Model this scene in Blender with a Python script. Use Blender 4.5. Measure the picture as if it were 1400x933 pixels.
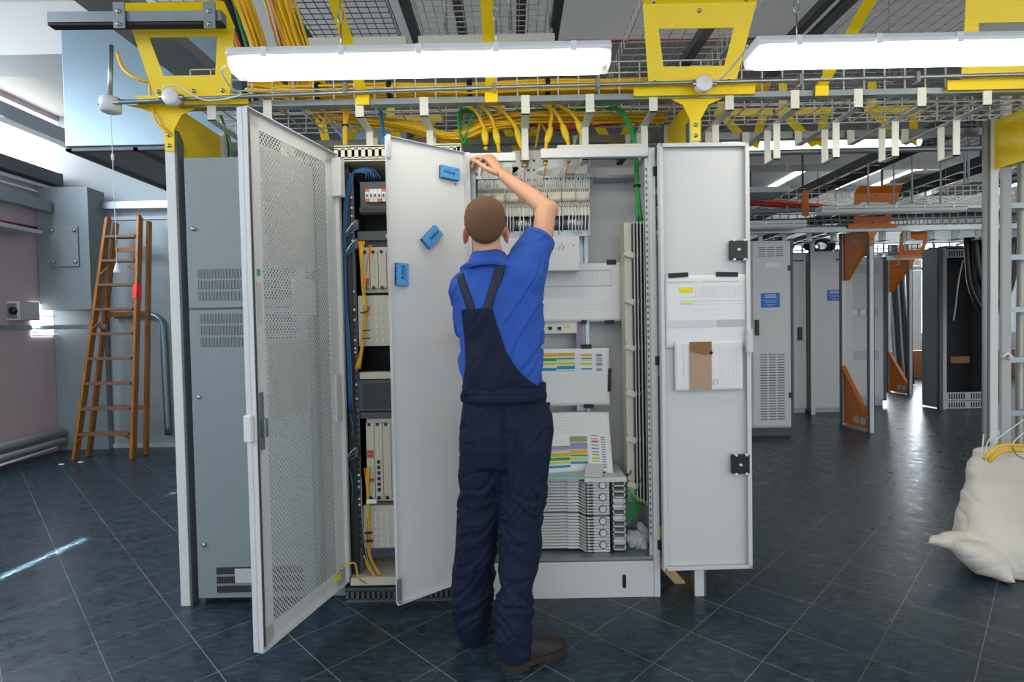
import bpy, bmesh, math, random
from mathutils import Matrix, Vector, noise
from mathutils.bvhtree import BVHTree
random.seed(7)
for o in list(bpy.data.objects): bpy.data.objects.remove(o)
SC = bpy.context.scene
COL = SC.collection
PI = math.pi

# ---------------------------------------------------------------- camera
EYE = 1.33
FPX = 750.0
PITCH, ROLL = math.radians(1.45), math.radians(1.1)
_f = Vector((0, math.cos(PITCH), -math.sin(PITCH)))
_r0, _u0 = Vector((1, 0, 0)), Vector((0, math.sin(PITCH), math.cos(PITCH)))
_r = _r0*math.cos(ROLL) - _u0*math.sin(ROLL)
_u = _r0*math.sin(ROLL) + _u0*math.cos(ROLL)
cam_data = bpy.data.cameras.new('camera')
cam = bpy.data.objects.new('camera', cam_data); COL.objects.link(cam)
cam_data.sensor_width = 36; cam_data.lens = 36*FPX/1400; cam_data.clip_end = 80; cam_data.clip_start = .05
m = Matrix((( _r.x, _u.x, -_f.x, 0), (_r.y, _u.y, -_f.y, 0), (_r.z, _u.z, -_f.z, EYE), (0, 0, 0, 1)))
cam.matrix_world = m
SC.camera = cam

def at(px, py, Y):
    """point of the place seen at photo position px, py that lies at distance Y"""
    a, b = (px-700)/FPX, -(py-466.5)/FPX
    d = _r*a + _u*b + _f
    t = Y/d.y
    return Vector((t*d.x, Y, EYE+t*d.z))

# ---------------------------------------------------------------- world and exposure
SC.view_settings.view_transform = 'Standard'; SC.view_settings.look = 'None'
SC.view_settings.gamma = 1; SC.view_settings.use_curve_mapping = False
SC.view_settings.exposure = 0.0
wd = bpy.data.worlds.new('world'); SC.world = wd; wd.use_nodes = True
bg = wd.node_tree.nodes['Background']
bg.inputs[0].default_value = (.86, .93, 1.0, 1); bg.inputs[1].default_value = 1.9
TUBE_STRENGTH = 9.0
WINDOW_STRENGTH = 6.0

def area_light(name, loc, rot, sx, sy, power, col):
    l = bpy.data.lights.new(name, 'AREA'); l.shape = 'RECTANGLE'; l.size = sx; l.size_y = sy
    l.energy = power; l.color = col
    o = bpy.data.objects.new(name, l); COL.objects.link(o); o.location = loc; o.rotation_euler = rot
    return o
# daylight through the side windows on the left and the tall windows far right
area_light('daylight_left', (-5.0, 2.6, 3.2), (0, math.radians(-62), 0), 1.0, 5.5, 230, (.72, .86, 1))
area_light('daylight_far', (9.3, 13.3, 1.9), (math.radians(-90), 0, 0), 3.6, 2.6, 260, (.85, .93, 1))

# the narrow shaft of sun that comes through the blinds on the left and lies on the floor
def sun_shaft(name, p, q, w, power):
    p, q = Vector((*p, 0)), Vector((*q, 0)); c = (p+q)/2; src = c+Vector((-1.6, .5, 2.3))
    d = (c-src).normalized(); x = (q-p).normalized(); x = (x-d*x.dot(d)).normalized(); z = -d; y = z.cross(x)
    l = bpy.data.lights.new(name, 'AREA'); l.shape = 'RECTANGLE'; l.size = (q-p).length*abs((q-p).normalized().dot(x)); l.size_y = w
    l.energy = power; l.color = (.85, .95, 1); l.spread = math.radians(1.2)
    o = bpy.data.objects.new(name, l); COL.objects.link(o)
    o.matrix_world = Matrix(((x.x, y.x, z.x, src.x), (x.y, y.y, z.y, src.y), (x.z, y.z, z.z, src.z), (0, 0, 0, 1)))
sun_shaft('sun_shaft', (-2.86, 2.85), (-2.82, 3.56), .028, 1.5)
sun_shaft('sun_shaft', (-2.862, 4.47), (-2.85, 4.72), .02, .35)

# ---------------------------------------------------------------- materials
def lin(c):
    return tuple((v/12.92 if v <= .04045 else ((v+.055)/1.055)**2.4) for v in c)
def hexc(h):
    h = h.lstrip('#'); return lin(tuple(int(h[i:i+2], 16)/255 for i in (0, 2, 4)))
def mat(name, col, rough=.5, metal=0, emit=0, var=.04, scale=6, bump=0, bscale=60, trans=0, spec=.5, alpha=1, ecol=None):
    m = bpy.data.materials.new(name); m.use_nodes = True
    nt = m.node_tree; b = nt.nodes['Principled BSDF']
    c = hexc(col) if isinstance(col, str) else col
    b.inputs['Base Color'].default_value = (*c, 1)
    b.inputs['Roughness'].default_value = rough; b.inputs['Metallic'].default_value = metal
    b.inputs['Specular IOR Level'].default_value = spec
    if trans: b.inputs['Transmission Weight'].default_value = trans
    if alpha < 1: b.inputs['Alpha'].default_value = alpha
    if emit:
        b.inputs['Emission Color'].default_value = (*(ecol or c), 1); b.inputs['Emission Strength'].default_value = emit
    if var:
        tc = nt.nodes.new('ShaderNodeTexCoord'); n = nt.nodes.new('ShaderNodeTexNoise')
        n.inputs['Scale'].default_value = scale; n.inputs['Detail'].default_value = 4
        nt.links.new(tc.outputs['Object'], n.inputs['Vector'])
        mx = nt.nodes.new('ShaderNodeMix'); mx.data_type = 'RGBA'
        mx.inputs[6].default_value = (*[v*(1-var*2) for v in c], 1); mx.inputs[7].default_value = (*[min(1, v*(1+var*2)) for v in c], 1)
        nt.links.new(n.outputs[0], mx.inputs[0]); nt.links.new(mx.outputs[2], b.inputs['Base Color'])
    if bump:
        tc2 = nt.nodes.new('ShaderNodeTexCoord'); n2 = nt.nodes.new('ShaderNodeTexNoise')
        n2.inputs['Scale'].default_value = bscale; n2.inputs['Detail'].default_value = 5
        nt.links.new(tc2.outputs['Object'], n2.inputs['Vector'])
        bp = nt.nodes.new('ShaderNodeBump'); bp.inputs['Strength'].default_value = bump; bp.inputs['Distance'].default_value = .01
        nt.links.new(n2.outputs[0], bp.inputs['Height']); nt.links.new(bp.outputs[0], b.inputs['Normal'])
    return m
M = {}
def dm(name, *a, **k): M[name] = mat(name, *a, **k)
dm('cabinet', '#cdcfcf', .45, var=.01)
dm('cabinet_inside', '#c6c7c5', .5, var=.01)
dm('beige', '#cfcab8', .5, var=.015)
dm('blue_grey', '#7f8c90', .45, var=.02)
dm('post_white', '#cfd2d0', .45, var=.01)
dm('post_dark', '#595e60', .5)
dm('galv', '#9aa4a8', .38, .75, var=.10, scale=14)
dm('duct', '#7f919c', .36, .72, var=.10, scale=2.2)
dm('duct_under', '#8f9496', .5)
dm('yellow', '#f0cf00', .42, var=.015)
dm('orange', '#c96a08', .45, var=.03)
dm('steel_dark', '#55585a', .5, .3, var=.08)
dm('steel', '#a9abab', .3, .9, var=.05)
dm('wire', '#d8d6cc', .4, .4, var=0)
dm('wire_dark', '#77787a', .4, .6, var=0)
dm('white_strip', '#dcdccf', .4, var=.01)
dm('plastic_white', '#d9dcdf', .35, var=.01)
dm('black', '#111213', .4, var=0)
dm('tape', '#0d0d0d', .55, var=0)
dm('rubber', '#26282a', .6)
dm('cavity', '#1a1b1d', .7)
dm('rack_dark', '#2c2f31', .5)
dm('rack_grey', '#4d5154', .5)
dm('cable_yellow', '#eebc10', .45, var=.05, scale=20)
dm('sleeve_yellow', '#f7d210', .5, var=.03, bump=.4)
dm('cable_blue', '#2f76ab', .45)
dm('cable_navy', '#1d4a80', .45)
dm('cable_green', '#1e9544', .45)
dm('cable_white', '#dcdcd6', .45, var=0)
dm('cable_grey', '#8f9396', .5)
dm('cable_black', '#17181a', .45)
dm('cable_red', '#b0202c', .5)
dm('cable_orange', '#e8671c', .5)
dm('cable_pale', '#c9c6ac', .55)
dm('cable_purple', '#8d84a0', .5)
dm('paper', '#e2e4e4', .75, var=.01)
dm('paper_warm', '#dcdcd8', .75, var=.01)
dm('kraft', '#ad927a', .75, var=.04)
dm('print_grey', '#b9bbbd', .8, var=0)
dm('print_light', '#cfd2d4', .8, var=0)
for k, c in dict(p_ochre='#d7ae2c', p_green='#3f9a4a', p_blue='#2b8fc4', p_yellow='#d8cf3e', p_purple='#9b8fb8', p_lilac='#9a92a8', p_olive='#86a860', p_red='#c4553a', p_mint='#a9d3b4', p_hi='#e8dc1e').items():
    dm(k, c, .8, var=0)
dm('eraser_blue', '#4a97d2', .75, var=.03)
dm('eraser_felt', '#27323d', .9)
dm('navy_print', '#12284a', .7, var=0)
dm('sign_blue', '#1f62c4', .45, var=0)
dm('sign_print', '#9cc0ea', .6, var=0)
dm('label_white', '#e6e8ea', .6, var=0)
dm('red_tag', '#ff3a20', .6, var=0)
dm('teal', '#9cbfbe', .4, var=0)
dm('wall_pink', '#c0adb0', .75, var=.06, scale=1.2)
dm('wall_grey', '#98a1a6', .55, var=.04, scale=1.5)
dm('panel_grey', '#7f898d', .5, var=.03, scale=2)
dm('wall_light', '#aeb4b6', .7)
dm('ceiling', '#b2b0ab', .8, var=.03, scale=1)
dm('beam', '#b5b3af', .8, var=.03, scale=1)
dm('brick', '#8e5a3a', .8, var=.1)
dm('skin', '#cf9a7c', .5, var=.06, scale=14, bump=.05, bscale=120)
dm('skin_red', '#c97c66', .5, var=.06, scale=20)
dm('hair', '#6a4c31', .8, var=.18, scale=160, bump=.5, bscale=260)
dm('shirt', '#2554b0', .8, var=.03, bump=.15, bscale=300)
dm('navy', '#0d1932', .75, spec=.3, var=.06, bump=.15, bscale=300)
dm('navy_strap', '#1b2739', .7, var=.04)
dm('shoe', '#1c1613', .55, var=.15, scale=20, bump=.2)
dm('sole', '#2e2721', .7, var=.15, scale=30)
dm('sack', '#d9d3c8', .6, var=.03, bump=.25, bscale=180)
dm('cardboard', '#8b6440', .8)
dm('tube', '#fff6dc', .3, emit=TUBE_STRENGTH, ecol=(1, .93, .77), var=0)
dm('tube_off', '#d5d7d4', .3, var=0)
dm('daylight_glass', '#f4fbff', .3, emit=WINDOW_STRENGTH, ecol=(.9, .96, 1), var=0)
dm('plastic_clear', '#dfe4e6', .12, trans=.0, var=.03, alpha=.45)

def wood():
    m = bpy.data.materials.new('wood'); m.use_nodes = True; nt = m.node_tree; b = nt.nodes['Principled BSDF']
    tc = nt.nodes.new('ShaderNodeTexCoord'); mp = nt.nodes.new('ShaderNodeMapping'); mp.inputs['Scale'].default_value = (40, 40, 2.5)
    n = nt.nodes.new('ShaderNodeTexNoise'); n.inputs['Scale'].default_value = 1.5; n.inputs['Detail'].default_value = 6
    r = nt.nodes.new('ShaderNodeValToRGB'); r.color_ramp.elements[0].position = .3; r.color_ramp.elements[1].position = .7
    r.color_ramp.elements[0].color = (*hexc('#7d4a16'), 1); r.color_ramp.elements[1].color = (*hexc('#b0742f'), 1)
    L = nt.links; L.new(tc.outputs['Object'], mp.inputs[0]); L.new(mp.outputs[0], n.inputs[0]); L.new(n.outputs[0], r.inputs[0]); L.new(r.outputs[0], b.inputs['Base Color'])
    b.inputs['Roughness'].default_value = .5
    return m
M['wood'] = wood()
dm('wood_step', '#7a5540', .6, var=.12, scale=30)
dm('wood_pale', '#c9ab7c', .6, var=.08, scale=30)
dm('bristle', '#5a3a26', .9, var=.2, scale=60)

def node(nt, t, **k):
    n = nt.nodes.new(t)
    for a, v in k.items(): setattr(n, a, v)
    return n
def mth(nt, op, a, b=None, c=None):
    n = nt.nodes.new('ShaderNodeMath'); n.operation = op
    for i, v in enumerate((a, b, c)):
        if v is None: continue
        if isinstance(v, (int, float)): n.inputs[i].default_value = v
        else: nt.links.new(v, n.inputs[i])
    return n.outputs[0]

def floor_mat():
    m = bpy.data.materials.new('floor_tiles'); m.use_nodes = True; nt = m.node_tree; b = nt.nodes['Principled BSDF']; L = nt.links
    tc = node(nt, 'ShaderNodeTexCoord'); sp = node(nt, 'ShaderNodeSeparateXYZ'); L.new(tc.outputs['Object'], sp.inputs[0])
    x, y = sp.outputs[0], sp.outputs[1]
    s = .70711
    u = mth(nt, 'DIVIDE', mth(nt, 'SUBTRACT', mth(nt, 'MULTIPLY', mth(nt, 'ADD', x, y), s), .063), .302)
    v = mth(nt, 'DIVIDE', mth(nt, 'SUBTRACT', mth(nt, 'MULTIPLY', mth(nt, 'SUBTRACT', y, x), s), .217), .302)
    def line(w, wid):
        f = mth(nt, 'FRACT', mth(nt, 'ADD', w, .5)); d = mth(nt, 'ABSOLUTE', mth(nt, 'SUBTRACT', f, .5))
        return mth(nt, 'LESS_THAN', d, wid)
    ln = mth(nt, 'MAXIMUM', line(u, .0050), mth(nt, 'MULTIPLY', line(v, .0048), .8))
    # grout is uneven: modulate with noise
    n0 = node(nt, 'ShaderNodeTexNoise'); n0.inputs['Scale'].default_value = 1.7; n0.inputs['Detail'].default_value = 3; L.new(tc.outputs['Object'], n0.inputs[0])
    gm = node(nt, 'ShaderNodeMapRange'); gm.inputs[1].default_value = .35; gm.inputs[2].default_value = .62; L.new(n0.outputs[0], gm.inputs[0])
    ln = mth(nt, 'MULTIPLY', ln, mth(nt, 'MULTIPLY_ADD', gm.outputs[0], .55, .5))
    cb = node(nt, 'ShaderNodeCombineXYZ'); L.new(mth(nt, 'FLOOR', u), cb.inputs[0]); L.new(mth(nt, 'FLOOR', v), cb.inputs[1])
    wn = node(nt, 'ShaderNodeTexWhiteNoise'); wn.noise_dimensions = '2D'; L.new(cb.outputs[0], wn.inputs[0])
    n1 = node(nt, 'ShaderNodeTexNoise'); n1.inputs['Scale'].default_value = 9; n1.inputs['Detail'].default_value = 8; n1.inputs['Roughness'].default_value = .65; L.new(tc.outputs['Object'], n1.inputs[0])
    rp = node(nt, 'ShaderNodeValToRGB'); e = rp.color_ramp.elements
    e[0].position = .25; e[0].color = (*hexc('#15232e'), 1); e[1].position = .8; e[1].color = (*hexc('#253a48'), 1)
    L.new(mth(nt, 'ADD', mth(nt, 'MULTIPLY', n1.outputs[0], .9), mth(nt, 'MULTIPLY', wn.outputs[0], .10)), rp.inputs[0])
    # pale scuffs
    mp = node(nt, 'ShaderNodeMapping'); mp.inputs['Rotation'].default_value = (0, 0, .5); mp.inputs['Scale'].default_value = (9, 30, 1); L.new(tc.outputs['Object'], mp.inputs[0])
    n2 = node(nt, 'ShaderNodeTexNoise'); n2.inputs['Scale'].default_value = 1.6; n2.inputs['Detail'].default_value = 9; n2.inputs['Roughness'].default_value = .6; n2.inputs['Distortion'].default_value = .25; L.new(mp.outputs[0], n2.inputs[0])
    sc = node(nt, 'ShaderNodeMapRange'); sc.inputs[1].default_value = .46; sc.inputs[2].default_value = .78; sc.inputs[4].default_value = .42; L.new(n2.outputs[0], sc.inputs[0])
    mx = node(nt, 'ShaderNodeMix', data_type='RGBA'); L.new(sc.outputs[0], mx.inputs[0]); L.new(rp.outputs[0], mx.inputs[6]); mx.inputs[7].default_value = (*hexc('#5d6b73'), 1)
    mx2 = node(nt, 'ShaderNodeMix', data_type='RGBA'); L.new(ln, mx2.inputs[0]); L.new(mx.outputs[2], mx2.inputs[6]); mx2.inputs[7].default_value = (*hexc('#8b8a80'), 1)
    L.new(mx2.outputs[2], b.inputs['Base Color'])
    b.inputs['Specular IOR Level'].default_value = .36
    rr = node(nt, 'ShaderNodeMapRange'); rr.inputs[1].default_value = .3; rr.inputs[2].default_value = .7; rr.inputs[3].default_value = .22; rr.inputs[4].default_value = .42; L.new(n1.outputs[0], rr.inputs[0])
    L.new(rr.outputs[0], b.inputs['Roughness'])
    bp = node(nt, 'ShaderNodeBump'); bp.inputs['Strength'].default_value = .11; bp.inputs['Distance'].default_value = .003
    hh = mth(nt, 'ADD', mth(nt, 'MULTIPLY', n2.outputs[0], .8), mth(nt, 'MULTIPLY', ln, -.6)); L.new(hh, bp.inputs['Height']); L.new(bp.outputs[0], b.inputs['Normal'])
    return m
M['floor'] = floor_mat()

def perf_mat(name, base, px, pz, r):
    """sheet steel punched with staggered round holes (object X and Z)"""
    m = bpy.data.materials.new(name); m.use_nodes = True; nt = m.node_tree; b = nt.nodes['Principled BSDF']; L = nt.links
    b.inputs['Base Color'].default_value = (*hexc(base), 1); b.inputs['Roughness'].default_value = .45
    tc = node(nt, 'ShaderNodeTexCoord'); sp = node(nt, 'ShaderNodeSeparateXYZ'); L.new(tc.outputs['Object'], sp.inputs[0])
    def dist(ox, oz):
        fx = mth(nt, 'SUBTRACT', mth(nt, 'FRACT', mth(nt, 'ADD', mth(nt, 'DIVIDE', sp.outputs[0], px), ox)), .5)
        fz = mth(nt, 'SUBTRACT', mth(nt, 'FRACT', mth(nt, 'ADD', mth(nt, 'DIVIDE', sp.outputs[2], pz), oz)), .5)
        fx = mth(nt, 'MULTIPLY', fx, px); fz = mth(nt, 'MULTIPLY', fz, pz)
        return mth(nt, 'SQRT', mth(nt, 'ADD', mth(nt, 'MULTIPLY', fx, fx), mth(nt, 'MULTIPLY', fz, fz)))
    d = mth(nt, 'MINIMUM', dist(0, 0), dist(.5, .5))
    L.new(mth(nt, 'GREATER_THAN', d, r), b.inputs['Alpha'])
    return m
M['perforated'] = perf_mat('perforated', '#c3c6c4', .0172, .0225, .0052)

def slot_mat(name, base, hole, px, pz, fx, fz, axis=0):
    """sheet with rectangular punched slots showing dark behind"""
    m = bpy.data.materials.new(name); m.use_nodes = True; nt = m.node_tree; b = nt.nodes['Principled BSDF']; L = nt.links
    b.inputs['Roughness'].default_value = .5
    tc = node(nt, 'ShaderNodeTexCoord'); sp = node(nt, 'ShaderNodeSeparateXYZ'); L.new(tc.outputs['Object'], sp.inputs[0])
    a = mth(nt, 'LESS_THAN', mth(nt, 'FRACT', mth(nt, 'DIVIDE', sp.outputs[axis], px)), fx)
    c = mth(nt, 'LESS_THAN', mth(nt, 'FRACT', mth(nt, 'DIVIDE', sp.outputs[2], pz)), fz)
    mx = node(nt, 'ShaderNodeMix', data_type='RGBA'); L.new(mth(nt, 'MULTIPLY', a, c), mx.inputs[0])
    mx.inputs[6].default_value = (*hexc(base), 1); mx.inputs[7].default_value = (*hexc(hole), 1); L.new(mx.outputs[2], b.inputs['Base Color'])
    return m
M['grille'] = slot_mat('grille', '#8d989c', '#20282c', .0075, 10, .55, 1)
M['grille_dark'] = slot_mat('grille_dark', '#4a4c4e', '#101113', .012, .012, .78, .78)
M['louvre_lines'] = slot_mat('louvre_lines', '#b9bab5', '#7d7f7d', 10, .035, 1, .25)

# ---------------------------------------------------------------- helpers
WM = {}
def tag(o, label=None, cat=None, group=None, kind=None):
    if label: o['label'] = label
    if cat: o['category'] = cat
    if group: o['group'] = group
    if kind: o['kind'] = kind
    return o
def thing(name, loc, label, cat, group=None, rz=0, kind=None):
    o = bpy.data.objects.new(name, None); COL.objects.link(o); o.empty_display_size = .1
    mw = Matrix.Translation(Vector(loc)) @ Matrix.Rotation(rz, 4, 'Z')
    o.matrix_world = mw; WM[o] = mw
    return tag(o, label, cat, group, kind)
class MB:
    def __init__(s): s.v = []; s.f = []; s.mi = []; s.sm = []
    def add(s, vs, fs, m=0, smooth=False):
        n = len(s.v); s.v += [Vector(v) for v in vs]
        for f in fs: s.f.append([n+i for i in f]); s.mi.append(m); s.sm.append(smooth)
        return s
    def box(s, x0, x1, y0, y1, z0, z1, m=0):
        vs = [(x, y, z) for x in (x0, x1) for y in (y0, y1) for z in (z0, z1)]
        return s.add(vs, [(0, 1, 3, 2), (4, 6, 7, 5), (0, 4, 5, 1), (2, 3, 7, 6), (0, 2, 6, 4), (1, 5, 7, 3)], m)
    def obox(s, c, sx, sy, sz, R=None, m=0):
        R = R or Matrix.Identity(3); c = Vector(c)
        vs = [c + R @ Vector((x, y, z)) for x in (-sx/2, sx/2) for y in (-sy/2, sy/2) for z in (-sz/2, sz/2)]
        return s.add(vs, [(0, 1, 3, 2), (4, 6, 7, 5), (0, 4, 5, 1), (2, 3, 7, 6), (0, 2, 6, 4), (1, 5, 7, 3)], m)
    def bar(s, a, b, w, h, up=(0, 0, 1), m=0):
        a, b = Vector(a), Vector(b); d = (b-a); L = d.length; d.normalize()
        up = Vector(up); side = d.cross(up)
        if side.length < 1e-4: side = d.cross(Vector((0, 1, 0)))
        side.normalize(); u2 = side.cross(d)
        R = Matrix((side, d, u2)).transposed()
        return s.obox((a+b)/2, w, L, h, R, m)
    def prism(s, poly, fn, t, m=0):
        """poly: 2-D outline; fn(u,v,w) -> point; thickness t along w"""
        n = len(poly)
        vs = [fn(u, v, 0) for u, v in poly] + [fn(u, v, t) for u, v in poly]
        fs = [list(range(n))[::-1], list(range(n, 2*n))] + [(i, (i+1) % n, n+(i+1) % n, n+i) for i in range(n)]
        return s.add(vs, fs, m)
    def tube(s, pts, r, n=8, m=0, rfn=None, cap=True):
        pts = [Vector(p) for p in pts]; rings = []
        t0 = (pts[1]-pts[0]).normalized(); ref = Vector((0, 0, 1)) if abs(t0.z) < .9 else Vector((1, 0, 0))
        nrm = (ref - t0*ref.dot(t0)).normalized(); base = len(s.v); vs = []
        for i, p in enumerate(pts):
            t = (pts[min(i+1, len(pts)-1)] - pts[max(i-1, 0)])
            t = t.normalized() if t.length > 1e-9 else t0
            nrm = nrm - t*nrm.dot(t)
            nrm = nrm.normalized() if nrm.length > 1e-6 else t.orthogonal().normalized()
            bi = t.cross(nrm); rr = rfn(i/(len(pts)-1)) if rfn else r
            for k in range(n):
                a = 2*PI*k/n; vs.append(p + (nrm*math.cos(a) + bi*math.sin(a))*rr)
        fs = []
        for i in range(len(pts)-1):
            for k in range(n): fs.append((i*n+k, i*n+(k+1) % n, (i+1)*n+(k+1) % n, (i+1)*n+k))
        if cap: fs += [tuple(range(n))[::-1], tuple(range((len(pts)-1)*n, len(pts)*n))]
        return s.add(vs, fs, m, True)
    def lathe(s, prof, c, axis='z', n=20, m=0):
        """prof: list of (radius, height) around axis through c"""
        c = Vector(c); vs = []
        for r, h in prof:
            for k in range(n):
                a = 2*PI*k/n; p = (r*math.cos(a), r*math.sin(a), h)
                if axis == 'y': p = (p[0], p[2], p[1])
                if axis == 'x': p = (p[2], p[0], p[1])
                vs.append(c+Vector(p))
        fs = [(i*n+k, i*n+(k+1) % n, (i+1)*n+(k+1) % n, (i+1)*n+k) for i in range(len(prof)-1) for k in range(n)]
        fs += [tuple(range(n))[::-1], tuple(range((len(prof)-1)*n, len(prof)*n))]
        return s.add(vs, fs, m, True)
    def ell(s, c, rx, ry, rz, R=None, seg=20, ring=12, m=0):
        c = Vector(c); R = R or Matrix.Identity(3); vs = [c + R @ Vector((0, 0, rz))]
        for i in range(1, ring):
            t = PI*i/ring
            for k in range(seg):
                a = 2*PI*k/seg; vs.append(c + R @ Vector((rx*math.sin(t)*math.cos(a), ry*math.sin(t)*math.sin(a), rz*math.cos(t))))
        vs.append(c + R @ Vector((0, 0, -rz))); fs = []
        for k in range(seg): fs.append((0, 1+k, 1+(k+1) % seg))
        for i in range(ring-2):
            for k in range(seg): fs.append((1+i*seg+k, 1+(i+1)*seg+k, 1+(i+1)*seg+(k+1) % seg, 1+i*seg+(k+1) % seg))
        o = 1+(ring-2)*seg; e = len(vs)-1
        for k in range(seg): fs.append((o+k, e, o+(k+1) % seg))
        return s.add(vs, fs, m, True)
    def loft(s, rings, n=28, m=0, p=2.0):
        """rings: (centre, rx, ry) horizontal ellipses -> closed skin; p superellipse power"""
        vs = []
        for c, rx, ry in rings:
            for k in range(n):
                a = 2*PI*k/n; ca, sa = math.cos(a), math.sin(a)
                vs.append(Vector(c) + Vector((math.copysign(abs(ca)**(2/p), ca)*rx, math.copysign(abs(sa)**(2/p), sa)*ry, 0)))
        fs = [(i*n+k, i*n+(k+1) % n, (i+1)*n+(k+1) % n, (i+1)*n+k) for i in range(len(rings)-1) for k in range(n)]
        fs += [tuple(range(n))[::-1], tuple(range((len(rings)-1)*n, len(rings)*n))]
        return s.add(vs, fs, m, True)
    def mesh(s, name, inv=None):
        me = bpy.data.meshes.new(name)
        me.from_pydata([(inv @ v) if inv else v for v in s.v], [], s.f); me.update()
        bm = bmesh.new(); bm.from_mesh(me); bmesh.ops.recalc_face_normals(bm, faces=bm.faces)
        bm.to_mesh(me); bm.free()
        for p, mi, sm in zip(me.polygons, s.mi, s.sm): p.material_index = mi; p.use_smooth = sm
        return me
    def build(s, name, mats, parent=None, matrix=None, bevel=0):
        """vertices are in the world, or in the frame `matrix` when given"""
        if matrix is None and parent is None:
            xs = [v.x for v in s.v]; ys = [v.y for v in s.v]; zs = [v.z for v in s.v]
            mw = Matrix.Translation(((min(xs)+max(xs))/2, (min(ys)+max(ys))/2, min(zs))); me = s.mesh(name, mw.inverted())
        elif matrix is None: mw = WM[parent]; me = s.mesh(name, mw.inverted())
        else: mw = matrix; me = s.mesh(name)
        return link(name, me, mats, parent, mw, bevel)
def link(name, me, mats, parent, mw, bevel=0):
    for k in (mats if isinstance(mats, (list, tuple)) else [mats]): me.materials.append(M[k])
    o = bpy.data.objects.new(name, me); COL.objects.link(o); WM[o] = mw
    if parent is not None: o.parent = parent; o.matrix_basis = WM[parent].inverted() @ mw
    else: o.matrix_basis = mw
    if bevel:
        b = o.modifiers.new('bevel', 'BEVEL'); b.width = bevel; b.segments = 2; b.limit_method = 'ANGLE'; b.angle_limit = .7
    return o
def struct(o): o['kind'] = 'structure'; return o
def cr(pts, k=8):
    """Catmull-Rom through points"""
    P = [Vector(p) for p in pts]; P = [P[0]*2-P[1]] + P + [P[-1]*2-P[-2]]; out = []
    for i in range(1, len(P)-2):
        for j in range(k):
            t = j/k; a, b, c, d = P[i-1:i+3]
            out.append(.5*((2*b) + (c-a)*t + (2*a-5*b+4*c-d)*t*t + (3*b-a-3*c+d)*t**3))
    return out + [P[-2]]
def copy_tree(o, parent=None):
    c = o.copy(); COL.objects.link(c)
    if parent is not None: c.parent = parent
    for ch in [x for x in bpy.data.objects if x.parent == o]: copy_tree(ch, c)
    return c
def move_copy(o, d, label=None):
    c = copy_tree(o); c.location = o.location + Vector(d)
    if label: c['label'] = label
    return c
def text(body, size, matk, parent, matrix, name='lettering', ext=.0004, align='CENTER', bold=0):
    cu = bpy.data.curves.new(name, 'FONT'); cu.body = body; cu.size = size; cu.extrude = ext; cu.align_x = align; cu.align_y = 'CENTER'; cu.offset = bold
    to = bpy.data.objects.new(name, cu); COL.objects.link(to); bpy.context.view_layer.update()
    me = bpy.data.meshes.new_from_object(to.evaluated_get(bpy.context.evaluated_depsgraph_get()))
    bpy.data.objects.remove(to); bpy.data.curves.remove(cu)
    return link(name, me, matk, parent, matrix)
def remeshed(mb, voxel, smooth=6, fac=.5):
    me = mb.mesh('tmp'); o = bpy.data.objects.new('tmp', me); COL.objects.link(o)
    r = o.modifiers.new('r', 'REMESH'); r.mode = 'VOXEL'; r.voxel_size = voxel; r.use_smooth_shade = True
    if smooth:
        s = o.modifiers.new('s', 'SMOOTH'); s.factor = fac; s.iterations = smooth
    bpy.context.view_layer.update()
    m2 = bpy.data.meshes.new_from_object(o.evaluated_get(bpy.context.evaluated_depsgraph_get()))
    bpy.data.objects.remove(o); m2.materials.clear()
    for p in m2.polygons: p.use_smooth = True
    return m2
def displaced(me, fn):
    ns = [v.normal.copy() for v in me.vertices]
    for v, n in zip(me.vertices, ns): v.co += n*fn(v.co, n)
    me.update(); return me

# ================================================================ THE ROOM
CEIL = 3.9
struct(MB().box(-5.6, 13, -4, 14.2, -.1, 0).build('floor', 'floor', matrix=Matrix.Identity(4)))
struct(MB().box(-5.6, 13, -4, 14.2, CEIL, CEIL+.12).build('ceiling', 'ceiling'))
for i, y in enumerate((.9, 4.28, 7.64, 10.9)):
    struct(MB().box(-5.3, 13, y, y+.35, 3.5, CEIL).build('trim_%d' % (i+1), 'beam'))
# left wall: solid to 3.0 m, a strip of high windows above
wl = MB().box(-5.6, -5.28, -4, 14.2, 0, 3.18).box(-5.6, -5.28, -4, 14.2, 3.84, CEIL)
for y in (-4, -.2, 3.5, 7.2): wl.box(-5.6, -5.28, y, y+.12, 3.18, 3.84)
struct(wl.build('wall_left', 'wall_pink'))
struct(MB().box(-5.5, -5.47, -4, 7.2, 3.18, 3.84).build('window_1', 'daylight_glass'))
# grey partition behind the ladder and the racks on the left
struct(MB().box(-5.28, -1.2, 6.42, 6.5, 0, 2.69).box(-5.28, -1.2, 6.5, 6.6, 2.69, CEIL).build('wall_back', 'wall_grey'))
p = MB()
for x in (-4.74, -3.6, -2.46): p.box(x, x+.015, 6.405, 6.42, 0, 2.69)
p.box(-5.3, -1.2, 6.40, 6.42, 2.66, 2.70).box(-5.3, -1.2, 6.40, 6.42, 0, .05)
struct(p.build('trim_5', 'wall_light'))
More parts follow.
